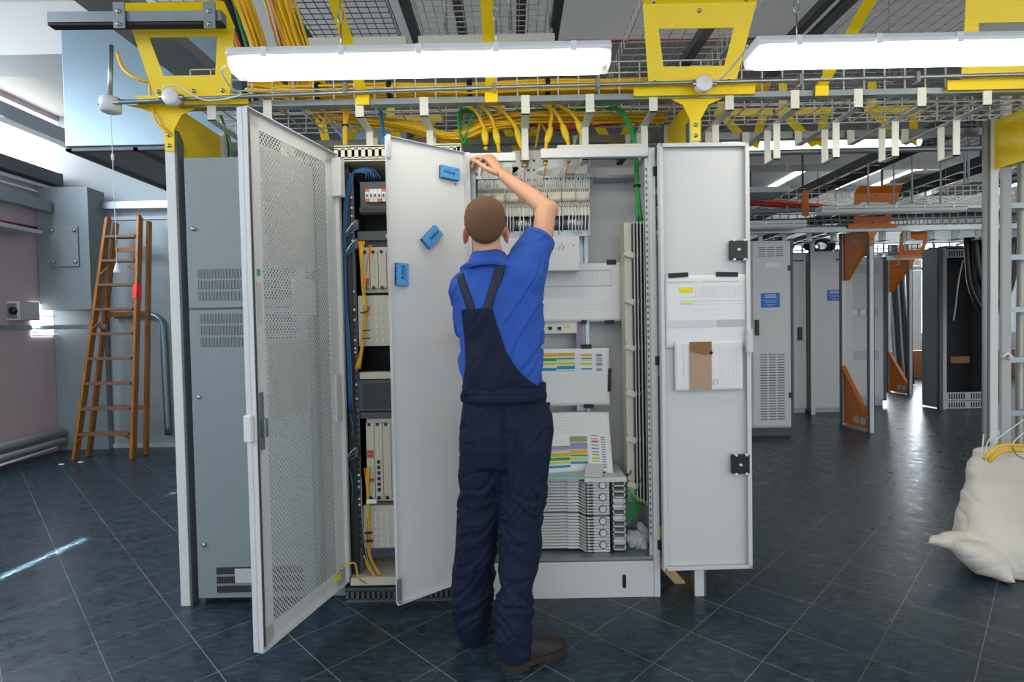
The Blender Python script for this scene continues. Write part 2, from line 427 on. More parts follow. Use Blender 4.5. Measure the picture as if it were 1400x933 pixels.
# far end: brick and tall windows
fw = MB().box(-1.2, 6.2, 14, 14.2, 0, CEIL).box(6.2, 13, 14, 14.2, 0, .95).box(6.2, 13, 14, 14.2, 3.3, CEIL)
for x in (6.2, 7.9, 10.1, 12.3): fw.box(x, x+.35, 14, 14.2, .95, 3.3)
struct(fw.build('wall_far', 'wall_light'))
w = MB()
struct(MB().box(6.5, 12.6, 14.12, 14.14, .95, 3.3).build('window_2', 'daylight_glass'))
g = MB()
x = 6.6
while x < 12.6: g.box(x, x+.03, 14.07, 14.1, .95, 3.3); x += .42
for z in (.95, 1.55, 2.15, 2.75, 3.27): g.box(6.5, 12.6, 14.07, 14.1, z, z+.03)
struct(g.build('trim_6', 'steel_dark'))
struct(MB().box(12.9, 13, 3, 14.2, 0, CEIL).build('wall_right', 'wall_light'))
struct(MB().box(7.3, 12.8, 12.4, 12.6, 0, .62).build('wall_low', 'brick'))
# roof lights: long bright strips running away from the camera
for i, (x, y0, y1) in enumerate(((7.5, 8.1, 13.8), (9.0, 8.1, 13.8), (10.4, 8.1, 13.8), (6.2, 8.1, 10.7), (4.9, 8.1, 10.7), (8.2, 8.1, 13.8), (5.6, 8.1, 12), (9.7, 8.1, 13.8), (6.9, 8.1, 13))):
    struct(MB().box(x, x+.14, y0, y1, CEIL-.02, CEIL-.005).build('window_%d' % (i+3), 'daylight_glass'))

# ================================================================ FITTINGS: fluorescent lights
def light_fitting(x0, x1, Y, z, label, lit=True, group=None, hang=CEIL, name='light_fitting', clips=5, wires=(.12, .88)):
    t = thing(name, ((x0+x1)/2, Y, z), label, 'light fitting', group)
    e = .035
    prof = [(-.075, .004), (-.08, .016), (-.062, .044), (.062, .044), (.08, .016), (.075, .004)]
    def fn(u, v, w): return Vector((x0+w, Y+u, z+v))
    MB().prism(prof, fn, x1-x0).build('housing', 'plastic_white', t, bevel=.006)
    dprof = [(-.072, 0), (-.062, -.028), (-.036, -.045), (.036, -.045), (.062, -.028), (.072, 0)]
    MB().prism(dprof, lambda u, v, w: Vector((x0+e+w, Y+u, z+v)), x1-x0-2*e).build('diffuser', 'tube' if lit else 'tube_off', t)
    for a in (x0+.002, x1-e-.002):
        MB().prism([(u*.97, v*.96) for u, v in dprof], lambda u, v, w: Vector((a+w, Y+u, z+v)), e).build('end_cap', 'plastic_clear' if lit else 'plastic_white', t)
    for i in range(clips):
        c = x0 + (x1-x0)*(i+.5)/clips
        MB().box(c-.012, c+.012, Y-.083, Y-.076, -.004+z, .034+z).build('clip', 'plastic_white', t, bevel=.002)
    for f in wires:
        c = x0+(x1-x0)*f; mb = MB()
        mb.box(c-.05, c+.05, Y-.03, Y+.03, z+.044, z+.05)
        mb.tube([(c, Y, z+.05), (c, Y, z+.16)], .003, 6)
        lp = [(c+.011*math.sin(k*PI/6), Y, z+.185-.027*math.cos(k*PI/6)) for k in range(13)]
        mb.tube(lp, .0036, 6); mb.tube([(c, Y, z+.21), (c, Y, hang)], .0022, 6)
        mb.build('suspension_wire', 'steel', t)
    return t
light_fitting(-1.075, .405, 2.2, 2.385, 'long fluorescent light glowing above the worker and the open cabinets', wires=(.285, .70))
light_fitting(.965, 2.50, 2.2, 2.39, 'lit fluorescent light at top right, near the third yellow gantry')
light_fitting(1.305, 2.873, 3.9, 2.575, 'lit fluorescent light behind the row of white hooks')
light_fitting(3.36, 4.93, 6.0, 2.53, 'unlit grey light fitting above the orange bracket, right of centre', lit=False)
light_fitting(1.8, 3.36, 6.3, 2.44, 'unlit light fitting above the white cabinet with the blue sticker', lit=False)
light_fitting(7.5, 9.0, 9.2, 2.55, 'distant lit fluorescent light far down the right aisle')
for x, y, lb in ((-.9, .2, 'added fluorescent fill light over the aisle beside the camera, left one'), (1.2, .2, 'added fluorescent fill light over the aisle beside the camera, right one'), (-4.3, 1.2, 'added fluorescent fill light near the left wall, out of the frame'),
                 (-4.95, 3.4, 'added fluorescent fill light above the left wall corner, out of the frame'), (5.0, 5.0, 'added fluorescent fill light over the second row, out of the frame'), (2.75, 1.5, 'added fluorescent fill light right of the top right light, out of the frame'), (4.6, 2.2, 'added fluorescent fill light far right of the yellow row, out of the frame'), (6.6, 4.0, 'added fluorescent fill light of the right aisle, out of the frame')):
    light_fitting(x, x+1.55, y, 2.75, lb)  # unseen fill fittings, added to brighten the walls and cabinet fronts

# ================================================================ SUPPORT FRAMES (yellow row, orange rows)
def bolt(mb, x, y, z, r=.008): mb.lathe([(r*1.3, .0), (r*1.3, -.003), (r, -.004), (r*.8, -.01)], (x, y, z), 'y', 8)
def frame_unit(X, Y0, D, colour, label, bx0=-.27, bx1=.25, ztop=2.86, foot=False, group=None, front=True, tri=True):
    t = thing('cable_gantry', (X, Y0+D/2, 0), label, 'gantry', group)
    if front:
        mb = MB().box(X-.028, X+.018, Y0, Y0+.012, 0, 2.30); mb.build('front_post', 'post_white', t, bevel=.003)
        MB().box(X+.018, X+.028, Y0+.002, Y0+.06, 0, 2.30).box(X-.028, X-.018, Y0+.012, Y0+.06, 0, 2.3).build('post_channel', 'post_dark', t)
    yr = Y0+D
    MB().box(X-.024, X+.022, yr-.05, yr, 0, 2.44).build('rear_post', 'post_white', t, bevel=.003)
    MB().box(X-.036, X-.024, yr-.048, yr-.006, 0, 2.44).build('post_channel', 'post_dark', t)
    # gusset plate between front and rear post
    g = MB()
    zlow = 1.84 if tri else 2.16
    poly = [(Y0+.03, 2.43), (yr-.03, 2.43), (yr-.03, zlow), (yr-.10, zlow), (Y0+.03, 2.30 if tri else 2.16)]
    g.prism(poly, lambda u, v, w: Vector((X-.004+w, u, v)), .006)
    g.bar((X+.015, Y0+.03, 2.30 if tri else 2.16), (X+.015, yr-.10, zlow), .05, .006, up=(0, -1, .6) if tri else (0, 0, 1))
    g.build('gusset', colour, t)
    if foot:
        f = MB().prism([(Y0+.03, .02), (yr-.03, .02), (yr-.03, .76), (yr-.07, .76), (Y0+.03, .16)], lambda u, v, w: Vector((X-.004+w, u, v)), .006)
        f.bar((X-.02, Y0+.03, .165), (X-.02, yr-.06, .76), .05, .008, up=(0, -1, 1))
        f.build('foot_gusset', colour, t)
        h = MB(); 
        for k in (.12, .25): h.box(X-.012, X-.004, Y0+k, Y0+k+.09, .07, .15)
        h.build('slot', 'wall_light', t)
    # head: T plate and window bracket
    h = MB()
    if front:
        h.prism([(X-.024, 2.20), (X+.02, 2.20), (X+.022, 2.30), (X+.06, 2.37), (X+.13, 2.40), (X+.17, 2.42), (X-.20, 2.42), (X-.12, 2.40), (X-.06, 2.37), (X-.027, 2.30)],
                lambda u, v, w: Vector((u, Y0-.006+w, v)), .006)
    h.box(X+bx0-.03, X+bx1+.02, Y0-.03, Y0, 2.405, 2.412); h.box(X+bx0-.03, X+bx1+.02, Y0-.034, Y0-.028, 2.405, 2.45)
    h.build('head_plate', colour, t)
    b = MB(); lean = .10
    zb, z1, z2, zt = 2.445, 2.535, 2.69, ztop
    w = bx1-bx0
    def P(u, v, ww): return Vector((X+bx0+u, Y0-.02-lean*(v-zb)/(zt-zb)+ww, v))
    T = .005
    lo0, lo1, hi0, hi1 = .045, w-.07, 0, w
    def ex(v): f = max(0, min(1, (v-zb)/(zt-.07-zb))); return lo0+(hi0-lo0)*f, lo1+(hi1-lo1)*f
    a0, a1 = ex(zb); c0, c1 = ex(z1); d0, d1 = ex(z2); e0, e1 = ex(zt-.07)
    b.prism([(a0, zb), (a1, zb), (c1, z1), (c0, z1)], P, T)
    b.prism([(c0, z1), (c0+.075, z1), (d0+.065, z2), (d0, z2)], P, T)
    b.prism([(c1-.075, z1), (c1, z1), (d1, z2), (d1-.075, z2)], P, T)
    b.prism([(d0, z2), (d1, z2), (e1, zt-.07), (e0, zt-.07)], P, T)
    b.prism([(e0, zt-.07), (e1, zt-.07), (e1-.01, zt), (e0+.01, zt)], lambda u, v, w: P(u, v, w)+Vector((0, -.05*(v-zt+.07)/.07, 0)), T)
    b.build('window_bracket', colour, t)
    for u, v in ((.07, 2.47), (w-.10, 2.47), (w*.5, 2.47), (w*.5, 2.76), (.05, 2.80), (w-.05, 2.80)):
        p = P(u, v, 0); s = MB(); bolt(s, p.x, p.y, p.z); s.build('bolt', 'steel', t)
    if front:
        for z in (2.225, 2.275): s = MB(); bolt(s, X-.002, Y0-.006, z); s.build('bolt', 'steel', t)
    return t
YF = 2.64
frame_unit(-1.61, YF, .5, 'yellow', 'yellow cable gantry at left, behind the big steel duct corner', bx0=-.10, bx1=.37, ztop=2.80)
frame_unit(.895, YF, .5, 'yellow', 'yellow cable gantry right of the open main cabinet')
frame_unit(2.72, YF, .50, 'yellow', 'yellow cable gantry at right edge, rising behind the white sack', bx0=-.62, bx1=.3, ztop=2.86, tri=False)
frame_unit(4.24, 6.45, .60, 'orange', 'orange cable gantry in the second row, beside the grey cabinets', foot=True)
frame_unit(6.97, 9.57, .60, 'orange', 'orange cable gantry farther off, left of the dark open rack', foot=True)
# the thin left-hand posts of the second row
t = thing('rack_post', (4.28, 7.9, 0), 'thin white post between the two grey cabinets in the second row', 'post')
MB().box(4.255, 4.31, 7.80, 7.815, 0, 2.45).build('face', 'post_white', t); MB().box(4.255, 4.262, 7.815, 7.85, 0, 2.45).build('side', 'post_dark', t)

# rails and conduit along the yellow row
o = MB().tube(cr([(-1.9, 2.575, 2.405), (-1.2, 2.575, 2.425), (-.2, 2.58, 2.445), (.95, 2.58, 2.452), (2.9, 2.58, 2.462)], 6), .0095, 8).build('conduit', 'galv')
tag(o, 'thin galvanised conduit running the full width under the lights', 'conduit')
t = thing('support_rail', (.6, 2.62, 2.40), 'grey steel rail the white cross strips hang from', 'rail')
MB().box(-1.55, 3.3, YF-.015, YF+.03, 2.398, 2.425).build('rail', 'galv', t)
for x in (-.75, -.06, .42, .93, 1.36, 1.9): MB().box(x-.008, x+.008, 2.56, 2.60, 2.43, 2.475).build('clamp', 'steel', t)
t = thing('rear_rail', (.8, 3.2, 2.40), 'grey rear rail behind the white cross strips', 'rail')
MB().box(-1.6, 3.6, 3.18, 3.22, 2.385, 2.425).build('rail', 'steel', t)
o = MB().tube([(-1.4, 3.30, 2.33), (3.6, 3.30, 2.35)], .018, 10).build('pipe', 'galv'); tag(o, 'steel pipe running behind the white hooks of the yellow row', 'pipe')

# white cross strips with their U hooks
XS = [(-1.40, 'leftmost white cross strip, beside the left yellow gantry'), (-1.135, 'white cross strip above the perforated door'),
      (-.70, 'white cross strip above the rack full of yellow fibres'), (-.395, 'white cross strip above the door with erasers'),
      (.085, 'white cross strip straight above the terminal blocks'), (.39, 'white cross strip above the right part of the terminal blocks'), (.69, 'white cross strip where the green cables bend down'),
      (1.05, 'first white cross strip right of the second yellow gantry'), (1.36, 'second white cross strip right of the second yellow gantry'),
      (1.66, 'third white cross strip right of the second yellow gantry'), (1.96, 'fourth white cross strip right of the second yellow gantry'), (2.27, 'rightmost white cross strip, beside the third yellow gantry')]
for i, (x, lb) in enumerate(XS):
    t = thing('cross_strip', (x, 2.9, 2.37), lb, 'cable support', 'white cross strips along the yellow row')
    s = MB().box(x-.02, x+.02, YF-.02, YF-.015, 2.335, 2.425).box(x-.02, x+.02, YF-.02, 3.17, 2.335, 2.339).box(x-.02, x+.02, 3.165, 3.17, 2.335, 2.42)
    s.build('strip', 'white_strip', t)
    zl = 2.17 if i < 7 else 2.155
    if i in (0,): continue
    h = MB()
    for y in (2.80, 2.90): h.box(x-.017, x+.017, y, y+.005, zl, 2.335)
    h.box(x-.017, x+.017, 2.80, 2.905, zl, zl+.005); h.build('hook', 'white_strip', t)

for i, (x, lb) in enumerate(((-1.05, 'yellow tray bracket above the perforated door'), (-.62, 'yellow tray bracket above the open rack'), (.06, 'yellow tray bracket behind the middle white strip'), (.62, 'yellow tray bracket above the green cables'), (1.42, 'first yellow tray bracket right of the second gantry'), (1.80, 'second yellow tray bracket right of the second gantry'), (2.35, 'third yellow tray bracket right of the second gantry'))):
    t = thing('tray_bracket', (x, 3.5, 2.45), lb, 'bracket', 'yellow brackets behind the wire basket')
    MB().bar((x, 3.24, 2.36), (x-.10, 3.42, 2.62), .05, .006, up=(0, 1, 0)).bar((x-.10, 3.42, 2.62), (x-.10, 3.42, 2.80), .05, .006, up=(0, 1, 0)).build('leg', 'yellow', t)
    MB().bar((x+.02, 3.24, 2.36), (x+.16, 3.42, 2.62), .05, .006, up=(0, 1, 0)).build('leg', 'yellow', t)
    MB().bar((x-.14, 3.43, 2.63), (x+.22, 3.43, 2.63), .006, .05, up=(0, 0, 1)).build('cross_bar', 'yellow', t)
def arm(X, lb):
    t = thing('suspension_arm', (X, YF, 2.43), lb, 'arm', 'yellow arms holding the lights')
    MB().bar((X, 2.66, 2.41), (X+.0, 2.20, 2.66), .05, .006, up=(0, .5, 1)).bar((X, 2.20, 2.66), (X, 2.17, 3.0), .05, .006, up=(0, 1, 0)).build('arm', 'yellow', t)
    MB().box(X-.03, X+.03, YF-.035, YF-.025, 2.39, 2.44).build('foot', 'yellow', t)
arm(-.68, 'yellow arm behind the left half of the long light')
arm(-.075, 'yellow arm behind the middle of the long light')
arm(1.48, 'yellow arm behind the top right light')

# wire basket trays
def basket(name, x0, x1, y0, y1, z, h, label, pitch=.1, wire='wire', w=.0045, along='x', npar=6, group=None):
    mb = MB()
    def pt(a, b, zz): return (a, b, zz) if along == 'x' else (b, a, zz)
    a0, a1, b0, b1 = (x0, x1, y0, y1) if along == 'x' else (y0, y1, x0, x1)
    def bb(p, q):
        lo = [min(i, j)-w/2 for i, j in zip(p, q)]; hi = [max(i, j)+w/2 for i, j in zip(p, q)]
        mb.box(lo[0], hi[0], lo[1], hi[1], lo[2], hi[2])
    for i in range(npar+1): b = b0+(b1-b0)*i/npar; bb(pt(a0, b, z), pt(a1, b, z))
    nz = max(1, int(h/.05))
    for j in range(1, nz+1):
        for b in (b0, b1): bb(pt(a0, b, z+h*j/nz), pt(a1, b, z+h*j/nz))
    a = a0
    while a <= a1:
        bb(pt(a, b0, z), pt(a, b1, z)); bb(pt(a, b0, z), pt(a, b0, z+h)); bb(pt(a, b1, z), pt(a, b1, z+h)); a += pitch
    o = mb.build(name, wire); return tag(o, label, 'wire tray', group)
basket('wire_basket_tray', -1.55, 3.6, 2.72, 3.16, 2.46, .16, 'wire basket tray running along the yellow row, carrying yellow cables', w=.0055)
basket('wire_basket_tray', -1.4, 3.15, 3.45, 3.95, 2.80, .10, 'upper wire basket tray behind the lights', wire='wire_dark')
basket('wire_basket_tray', .95, 6, 4.6, 5.1, 2.9, .08, 'wire basket tray beyond the lit rear light', wire='wire_dark')
# ceiling level trays running towards the back
basket('ceiling_mesh_tray', -1.33, -.72, 1.6, 3.9, 3.3, .05, 'mesh tray near the ceiling, left of the first yellow arm', along='y', wire='wire_dark', npar=10, pitch=.06)
basket('ceiling_mesh_tray', -.56, .26, 1.6, 3.8, 3.3, .05, 'mesh tray near the ceiling above the middle of the long light', along='y', wire='wire', npar=14, pitch=.06)
basket('ceiling_mesh_tray', 2.15, 3.2, 1.8, 5.2, 3.3, .08, 'broad mesh tray near the ceiling at top right', along='y', wire='wire', npar=12, pitch=.09)
basket('ceiling_mesh_tray', -1.75, -1.35, 1.6, 2.9, 3.0, .08, 'mesh tray at top left above the left yellow gantry', along='y', wire='wire', npar=6, pitch=.08)
basket('ceiling_mesh_tray', .72, 1.35, 2.2, 4.0, 3.02, .08, 'wire tray passing over the second yellow gantry', along='y', wire='wire', npar=8, pitch=.08)
for x0, x1, y, lb in ((-1.32, -.66, 3.66, 'beige strut under the left ceiling mesh tray'), (-.58, .32, 3.66, 'beige strut under the middle ceiling mesh tray')):
    o = MB().box(x0, x1, y, y+.05, 3.20, 3.26).build('strut', 'beige'); tag(o, lb, 'strut')
for (x, lb, y0, y1, z) in ((-1.37, 'dark cable ladder rail at top, left of the ceiling mesh trays', 1.6, 4.2, 3.32), (-.62, 'dark rail between the two ceiling mesh trays', 1.6, 4.2, 3.32), (-.30, 'dark rail across the middle ceiling mesh tray', 1.6, 4.2, 3.36), (.10, 'dark rail on the right part of the middle ceiling tray', 1.6, 4.2, 3.36),
                       (.33, 'dark rail right of the middle ceiling mesh tray', 1.6, 4.0, 3.32), (1.12, 'dark round rail left of the second yellow gantry', 2.8, 5.6, 2.95), (2.0, 'dark channel left of the broad ceiling mesh', 2.4, 4.2, 3.3), (2.12, 'dark channel edging the broad ceiling mesh', 1.8, 5.6, 3.28)):
    o = MB().box(x-.03, x+.03, y0, y1, z, z+.05).build('channel', 'steel_dark'); tag(o, lb, 'channel')
for i, (x, y) in enumerate(((-.40, 3.7), (.03, 3.7), (.30, 3.72))):
    o = MB().tube([(x, y, 3.26), (x, y, CEIL)], .012, 6).build('hanger_rod', 'wall_light'); tag(o, ['hanger rod at the left end of the beige strut', 'hanger rod in the middle above the long light', 'hanger rod right of the middle mesh tray'][i], 'rod')
o = MB().tube(cr([at(720, 62, 4.26), at(765, 61, 4.26), at(776, 56, 4.26), at(830, 56, 4.26), at(880, 55, 4.26), at(960, 54, 4.26), at(1130, 51, 4.26), at(1300, 50, 4.26)], 4), .008, 6).build('red_cable', 'cable_red'); tag(o, 'thin red cable clipped along the ceiling beam', 'cable')

# ================================================================ LEFT SIDE
t = thing('air_duct', (-2.3, 5, 2.52), 'large galvanised steel air duct box hanging at upper left', 'duct')
MB().box(-2.88, -1.72, 3.6, 6.4, 2.56, 3.32).build('casing', 'duct', t, bevel=.004)
u = MB().box(-2.86, -1.73, 3.62, 6.38, 2.545, 2.56)
MB().box(-2.88, -2.84, 3.6, 6.4, 2.53, 2.548).box(-2.88, -1.72, 3.6, 3.63, 2.53, 2.548).box(-2.44, -2.41, 3.6, 6.4, 2.53, 2.548).box(-2.88, -1.72, 4.6, 4.63, 2.53, 2.548).box(-2.88, -1.72, 5.6, 5.63, 2.53, 2.548).build('stiffener', 'steel_dark', t)
u.build('underside', 'duct_under', t)
t = thing('steel_tray', (-1.9, 3, 3.0), 'dark closed cable tray running back over the left yellow gantry', 'tray')
MB().box(-2.06, -1.80, 1.5, 3.55, 2.93, 2.935).box(-2.06, -2.05, 1.5, 3.55, 2.935, 3.0).box(-1.81, -1.80, 1.5, 3.55, 2.935, 3.0).build('trough', 'duct_under', t)
t = thing('strut_channel', (-1.8, 2.5, 2.78), 'galvanised strut channel across the top left corner', 'channel')
Ys = 2.45
a = at(70, 27, Ys); b = at(306, 25, Ys)
MB().bar(a, b, .045, .045).build('channel', 'galv', t)
MB().bar(a+Vector((0, 0, -.03)), b+Vector((0, 0, -.03)), .04, .01).build('slot', 'cavity', t)
for px in (170, 292):
    c = at(px, 25, Ys); k = MB().box(c.x-.025, c.x+.025, c.y-.035, c.y-.028, c.z-.06, c.z+.05); bolt(k, c.x, c.y-.035, c.z-.045); bolt(k, c.x, c.y-.035, c.z+.01)
    k.build('clamp', 'galv', t)
# pull-cord switch on its conduit
c = at(151, 144, 2.6)
t = thing('pull_cord_switch', c, 'round white pull cord switch hanging from a conduit, with its long cord', 'switch')
MB().lathe([(.030, -.035), (.045, -.028), (.045, .018), (.040, .035), (.0, .036)], c, 'z', 24).build('switch_body', 'plastic_white', t)
MB().tube([c+Vector((0, 0, .03)), at(152, 62, 2.6)], .010, 8).tube([c+Vector((.03, 0, .02)), at(250, 140, 2.58)], .009, 8).build('conduit', 'galv', t)
e = at(160, 368, 2.6)
MB().tube([c+Vector((0, 0, -.03)), at(154, 215, 2.6), at(157, 290, 2.6), e], .0018, 6).build('cord', 'label_white', t)
MB().lathe([(.002, .03), (.006, .02), (.015, -.012), (.015, -.018)], e, 'z', 14).tube([at(154, 211, 2.6), at(154, 219, 2.6)], .006, 8).build('cord_pull', 'label_white', t)
for px, py, lb in ((234, 133, 'round white junction box on the left yellow gantry'), (962, 115, 'round white junction box on the second yellow gantry')):
    c = at(px, py, 2.545)
    t = thing('junction_box', c, lb, 'junction box')
    MB().lathe([(.038, .02), (.040, .0), (.036, -.015), (.018, -.022)], c, 'y', 24).build('box', 'plastic_white', t, bevel=.002)
    MB().tube([c+Vector((-.05, 0, 0)), c+Vector((.055, 0, 0))], .012, 8).build('spout', 'steel', t)
o = MB().tube(cr([at(160, 72, 2.6), at(170, 95, 2.6), at(195, 110, 2.6), at(240, 113, 2.7), at(290, 110, 2.8), at(315, 105, 2.8)], 6), .008, 8).build('earth_cable', 'cable_yellow'); tag(o, 'yellow and green earth cable looping over the left yellow gantry', 'cable')
o = MB().tube(cr([at(205, 110, 2.62), at(206, 135, 2.62), at(213, 165, 2.62), at(231, 183, 2.62)], 6), .006, 8).build('earth_cable', 'cable_yellow'); tag(o, 'short yellow cable curving down beside the left post', 'cable')
o = MB().tube(cr([at(307, 90, 2.2), at(304, 100, 2.25), at(316, 120, 2.4), at(329, 130, 2.5), at(280, 137, 2.55), at(245, 118, 2.54), at(225, 118, 2.54), at(224, 130, 2.53)], 6), .004, 6).build('light_flex', 'cable_white'); tag(o, 'white flex from the long light to the left junction box', 'cable')
o = MB().tube(cr([at(1022, 62, 2.2), at(1018, 70, 2.25), at(985, 108, 2.5), at(965, 110, 2.53)], 6), .004, 6).build('light_flex', 'cable_white'); tag(o, 'white flex from the right light to its junction box', 'cable')

# wooden step ladder
t = thing('step_ladder', (-4.35, 5.95, 0), 'brown wooden step ladder standing folded against the grey wall', 'ladder')
bl, br, tl, tr = Vector((-4.70, 5.84, 0)), Vector((-4.08, 5.84, 0)), at(148, 299, 6.14), at(191, 297, 6.14)
for a, b in ((bl, tl), (br, tr)): MB().bar(a, b, .032, .075, up=(0, 1, 0)).ell(b, .016, .037, .03).build('rail', 'wood', t, bevel=.004)
bl2, br2, tl2, tr2 = Vector((-4.69, 6.02, 0)), Vector((-4.06, 6.02, 0)), at(159, 305, 6.24), at(204, 303, 6.24)
for a, b in ((bl2, tl2), (br2, tr2)): MB().bar(a, b, .032, .06, up=(0, 1, 0)).build('rear_rail', 'wood', t, bevel=.004)
for i in range(9):
    z = .27+i*.268; f = z/2.56
    a = bl.lerp(tl, f)+Vector((.016, 0, 0)); b = br.lerp(tr, f)-Vector((.016, 0, 0)); y = a.y
    MB().box(a.x, b.x, y-.06, y+.05, z-.015, z+.015).build('step', 'wood_step', t, bevel=.003)
for z in (.5, 1.5, 2.2):
    f = z/2.5; a = bl2.lerp(tl2, f); b = br2.lerp(tr2, f)
    MB().bar(a, b, .02, .05).build('brace', 'wood', t)
for z in (.27, 1.45, 2.03):
    f = z/2.56; a = bl.lerp(tl, f); b = br.lerp(tr, f); k = MB()
    k.bar(a+Vector((.0, -.03, -.09)), a+Vector((.09, -.03, -.012)), .02, .012).bar(b+Vector((0, -.03, -.09)), b+Vector((-.09, -.03, -.012)), .02, .012)
    k.build('corner_brace', 'wood', t)
f = 1.75/2.56; c = br.lerp(tr, f)
MB().bar(br.lerp(tr, f-.03)+Vector((0, -.006, 0)), br.lerp(tr, f+.03)+Vector((0, -.006, 0)), .04, .085, up=(0, 1, 0)).build('red_label', 'red_tag', t)
for i, (x, y) in enumerate(((-4.665, 5.62), (-4.53, 5.70))):
    o = MB().ell((x, y, .006), .03, .02, .006).build('rubber_cap', 'label_white'); tag(o, ['white cap lying on the floor at the ladder, nearer one', 'white cap lying on the floor at the ladder, farther one'][i], 'cap')

# grey wall cabinet with hatch, isolator, pipes
t = thing('grey_cabinet', (-5.0, 5.95, 0), 'tall grey steel cabinet with a bolted hatch in the left corner', 'cabinet')
MB().box(-5.27, -4.69, 6.14, 6.40, 1.62, 2.98).build('body', 'panel_grey', t, bevel=.004)
MB().box(-5.275, -4.70, 6.33, 6.40, 0, 1.62).build('lower_panel', 'panel_grey', t, bevel=.004)
h = MB().box(-5.11, -4.80, 6.12, 6.14, 2.10, 2.55); h.build('hatch', 'panel_grey', t, bevel=.004)
k = MB()
for x in (-5.08, -4.83):
    for z in (2.15, 2.50): k.lathe([(.022, 0), (.02, -.012), (.008, -.02)], (x, 6.12, z), 'y', 12)
k.build('bolt', 'steel', t)
t = thing('isolator_switch', (-5.28, 5.2, 1.45), 'grey rotary isolator switch box on the pink wall', 'switch box')
MB().box(-5.28, -5.14, 5.74, 5.99, 1.50, 1.70).build('box', 'print_grey', t, bevel=.008)
MB().lathe([(.04, 0), (.04, -.02), (.015, -.03)], (-5.19, 5.73, 1.60), 'y', 16).obox((-5.19, 5.70, 1.60), .02, .02, .07).build('knob', 'black', t)
MB().box(-5.265, -5.15, 5.73, 5.75, 1.52, 1.68).build('front', 'steel', t, bevel=.005)
t = thing('louvre_opening', (-5.3, 5.7, 1.3), 'small bright louvred opening behind the isolator box', 'louvre')
MB().box(-5.279, -5.265, 6.03, 6.31, 1.33, 1.70).build('pane', 'daylight_glass', t)
k = MB()
for z in (1.33, 1.37, 1.41, 1.55, 1.69): k.box(-5.265, -5.25, 6.02, 6.32, z, z+.012)
k.build('slat', 'steel', t)
o = MB().box(-5.32, -4.5, 6.08, 6.10, 1.40, 1.45).box(-5.265, -5.3, 5.2, 6.09, 1.40, 1.45).build('mounting_channel', 'galv'); tag(o, 'horizontal galvanised channel under the isolator box', 'channel')
o = MB().tube(cr([(-4.6, 6.37, 1.55), (-4.25, 6.37, 1.56), (-4.08, 6.37, 1.5), (-4.05, 6.37, 1.3), (-4.04, 6.37, .7), (-4.03, 6.37, .15)], 6), .035, 12).build('bent_pipe', 'duct'); tag(o, 'pale bent pipe on the grey wall behind the ladder', 'pipe')
for i, (a, b, r, k) in enumerate((((-5.26, 3.6, .17), (-5.2, 6.3, .22), .05, 'wall_light'), ((-5.15, 3.6, .07), (-5.1, 6.2, .14), .035, 'wall_light'), ((-5.0, 4.4, .04), (-4.95, 5.9, .12), .012, 'label_white'))):
    o = MB().tube([a, b], r, 12).build('floor_pipe', k); tag(o, ['thick wrapped pipe lying along the foot of the pink wall', 'pale pipe lying below the wrapped pipe at the left wall', 'thin white strip lying in front of the wall pipes'][i], 'pipe')
# wall rails parallel to the left wall
t = thing('steel_rail', (-5.2, 4.5, 2.75), 'blue grey steel rail on brackets along the left wall', 'rail')
MB().box(-5.16, -5.06, 1.5, 6.1, 2.70, 2.82).build('rail', 'panel_grey', t)
for y in (3.72, 5.3): MB().box(-5.28, -5.06, y, y+.10, 2.58, 2.70).bar((-5.27, y+.05, 2.2), (-5.12, y+.05, 2.62), .06, .06).build('bracket', 'panel_grey', t)
o = MB().box(-5.27, -5.22, 1.5, 6.4, 3.00, 3.03).box(-5.27, -5.24, 1.5, 6.4, 2.93, 2.95).build('double_rail', 'label_white'); tag(o, 'pale double rail under the high windows', 'rail')
o = MB().box(-5.30, -5.16, 1.5, 6.4, 3.06, 3.20).build('blind_box', 'steel_dark'); tag(o, 'dark box beam just below the high windows', 'beam')
o = MB().tube([(-5.265, 1.5, 2.42), (-5.265, 4.1, 2.50), (-5.265, 6.35, 2.54)], .012, 6).build('red_cable', 'cable_red'); tag(o, 'dark red cable running along the pink wall', 'cable')
o = MB().box(-5.0, -4.86, 1.5, 6.4, 3.45, 3.60).build('roof_beam', 'wall_light'); tag(o, 'grey roof beam running beside the high windows', 'beam')
o = MB().box(-5.27, -5.0, 5.0, 5.9, 2.42, 2.46).build('lintel', 'wall_light'); tag(o, 'pale lintel strip above the tall grey cabinet', 'lintel')
o = MB().box(-4.7, -1.3, 6.34, 6.40, 2.78, 2.86).build('partition_rail', 'galv'); tag(o, 'galvanised rail on top of the grey partition', 'rail')

# ================================================================ LEFT RACK (blue grey, doors shut)
t = thing('server_rack', (-1.27, 2.9, 0), 'closed blue grey equipment rack with three dark grilles, behind the perforated door', 'rack')
MB().box(-1.565, -.965, 2.665, 3.12, .03, 2.175).build('casing', 'blue_grey', t, bevel=.004)
MB().box(-1.55, -.98, 2.70, 3.1, 0, .03).build('plinth', 'cavity', t)
def grille(t, x0, x1, z0, z1, n, y, mt='grille', parent=None):
    h = (z1-z0)/n
    for i in range(n):
        MB().box(x0, x1, y-.003, y+.001, z0+h*i+.008, z0+h*(i+1)-.004).build('grille', mt, parent or t)
d1 = MB().box(-1.553, -.98, 2.645, 2.665, 1.45, 2.17).build('door', 'blue_grey', t, bevel=.003)
d2 = MB().box(-1.553, -.98, 2.645, 2.665, .035, 1.44).build('door', 'blue_grey', t, bevel=.003)
grille(t, -1.505, -1.04, 1.48, 1.64, 3, 2.645, parent=d1)
grille(t, -1.50, -1.04, 1.255, 1.425, 3, 2.645, parent=d2)
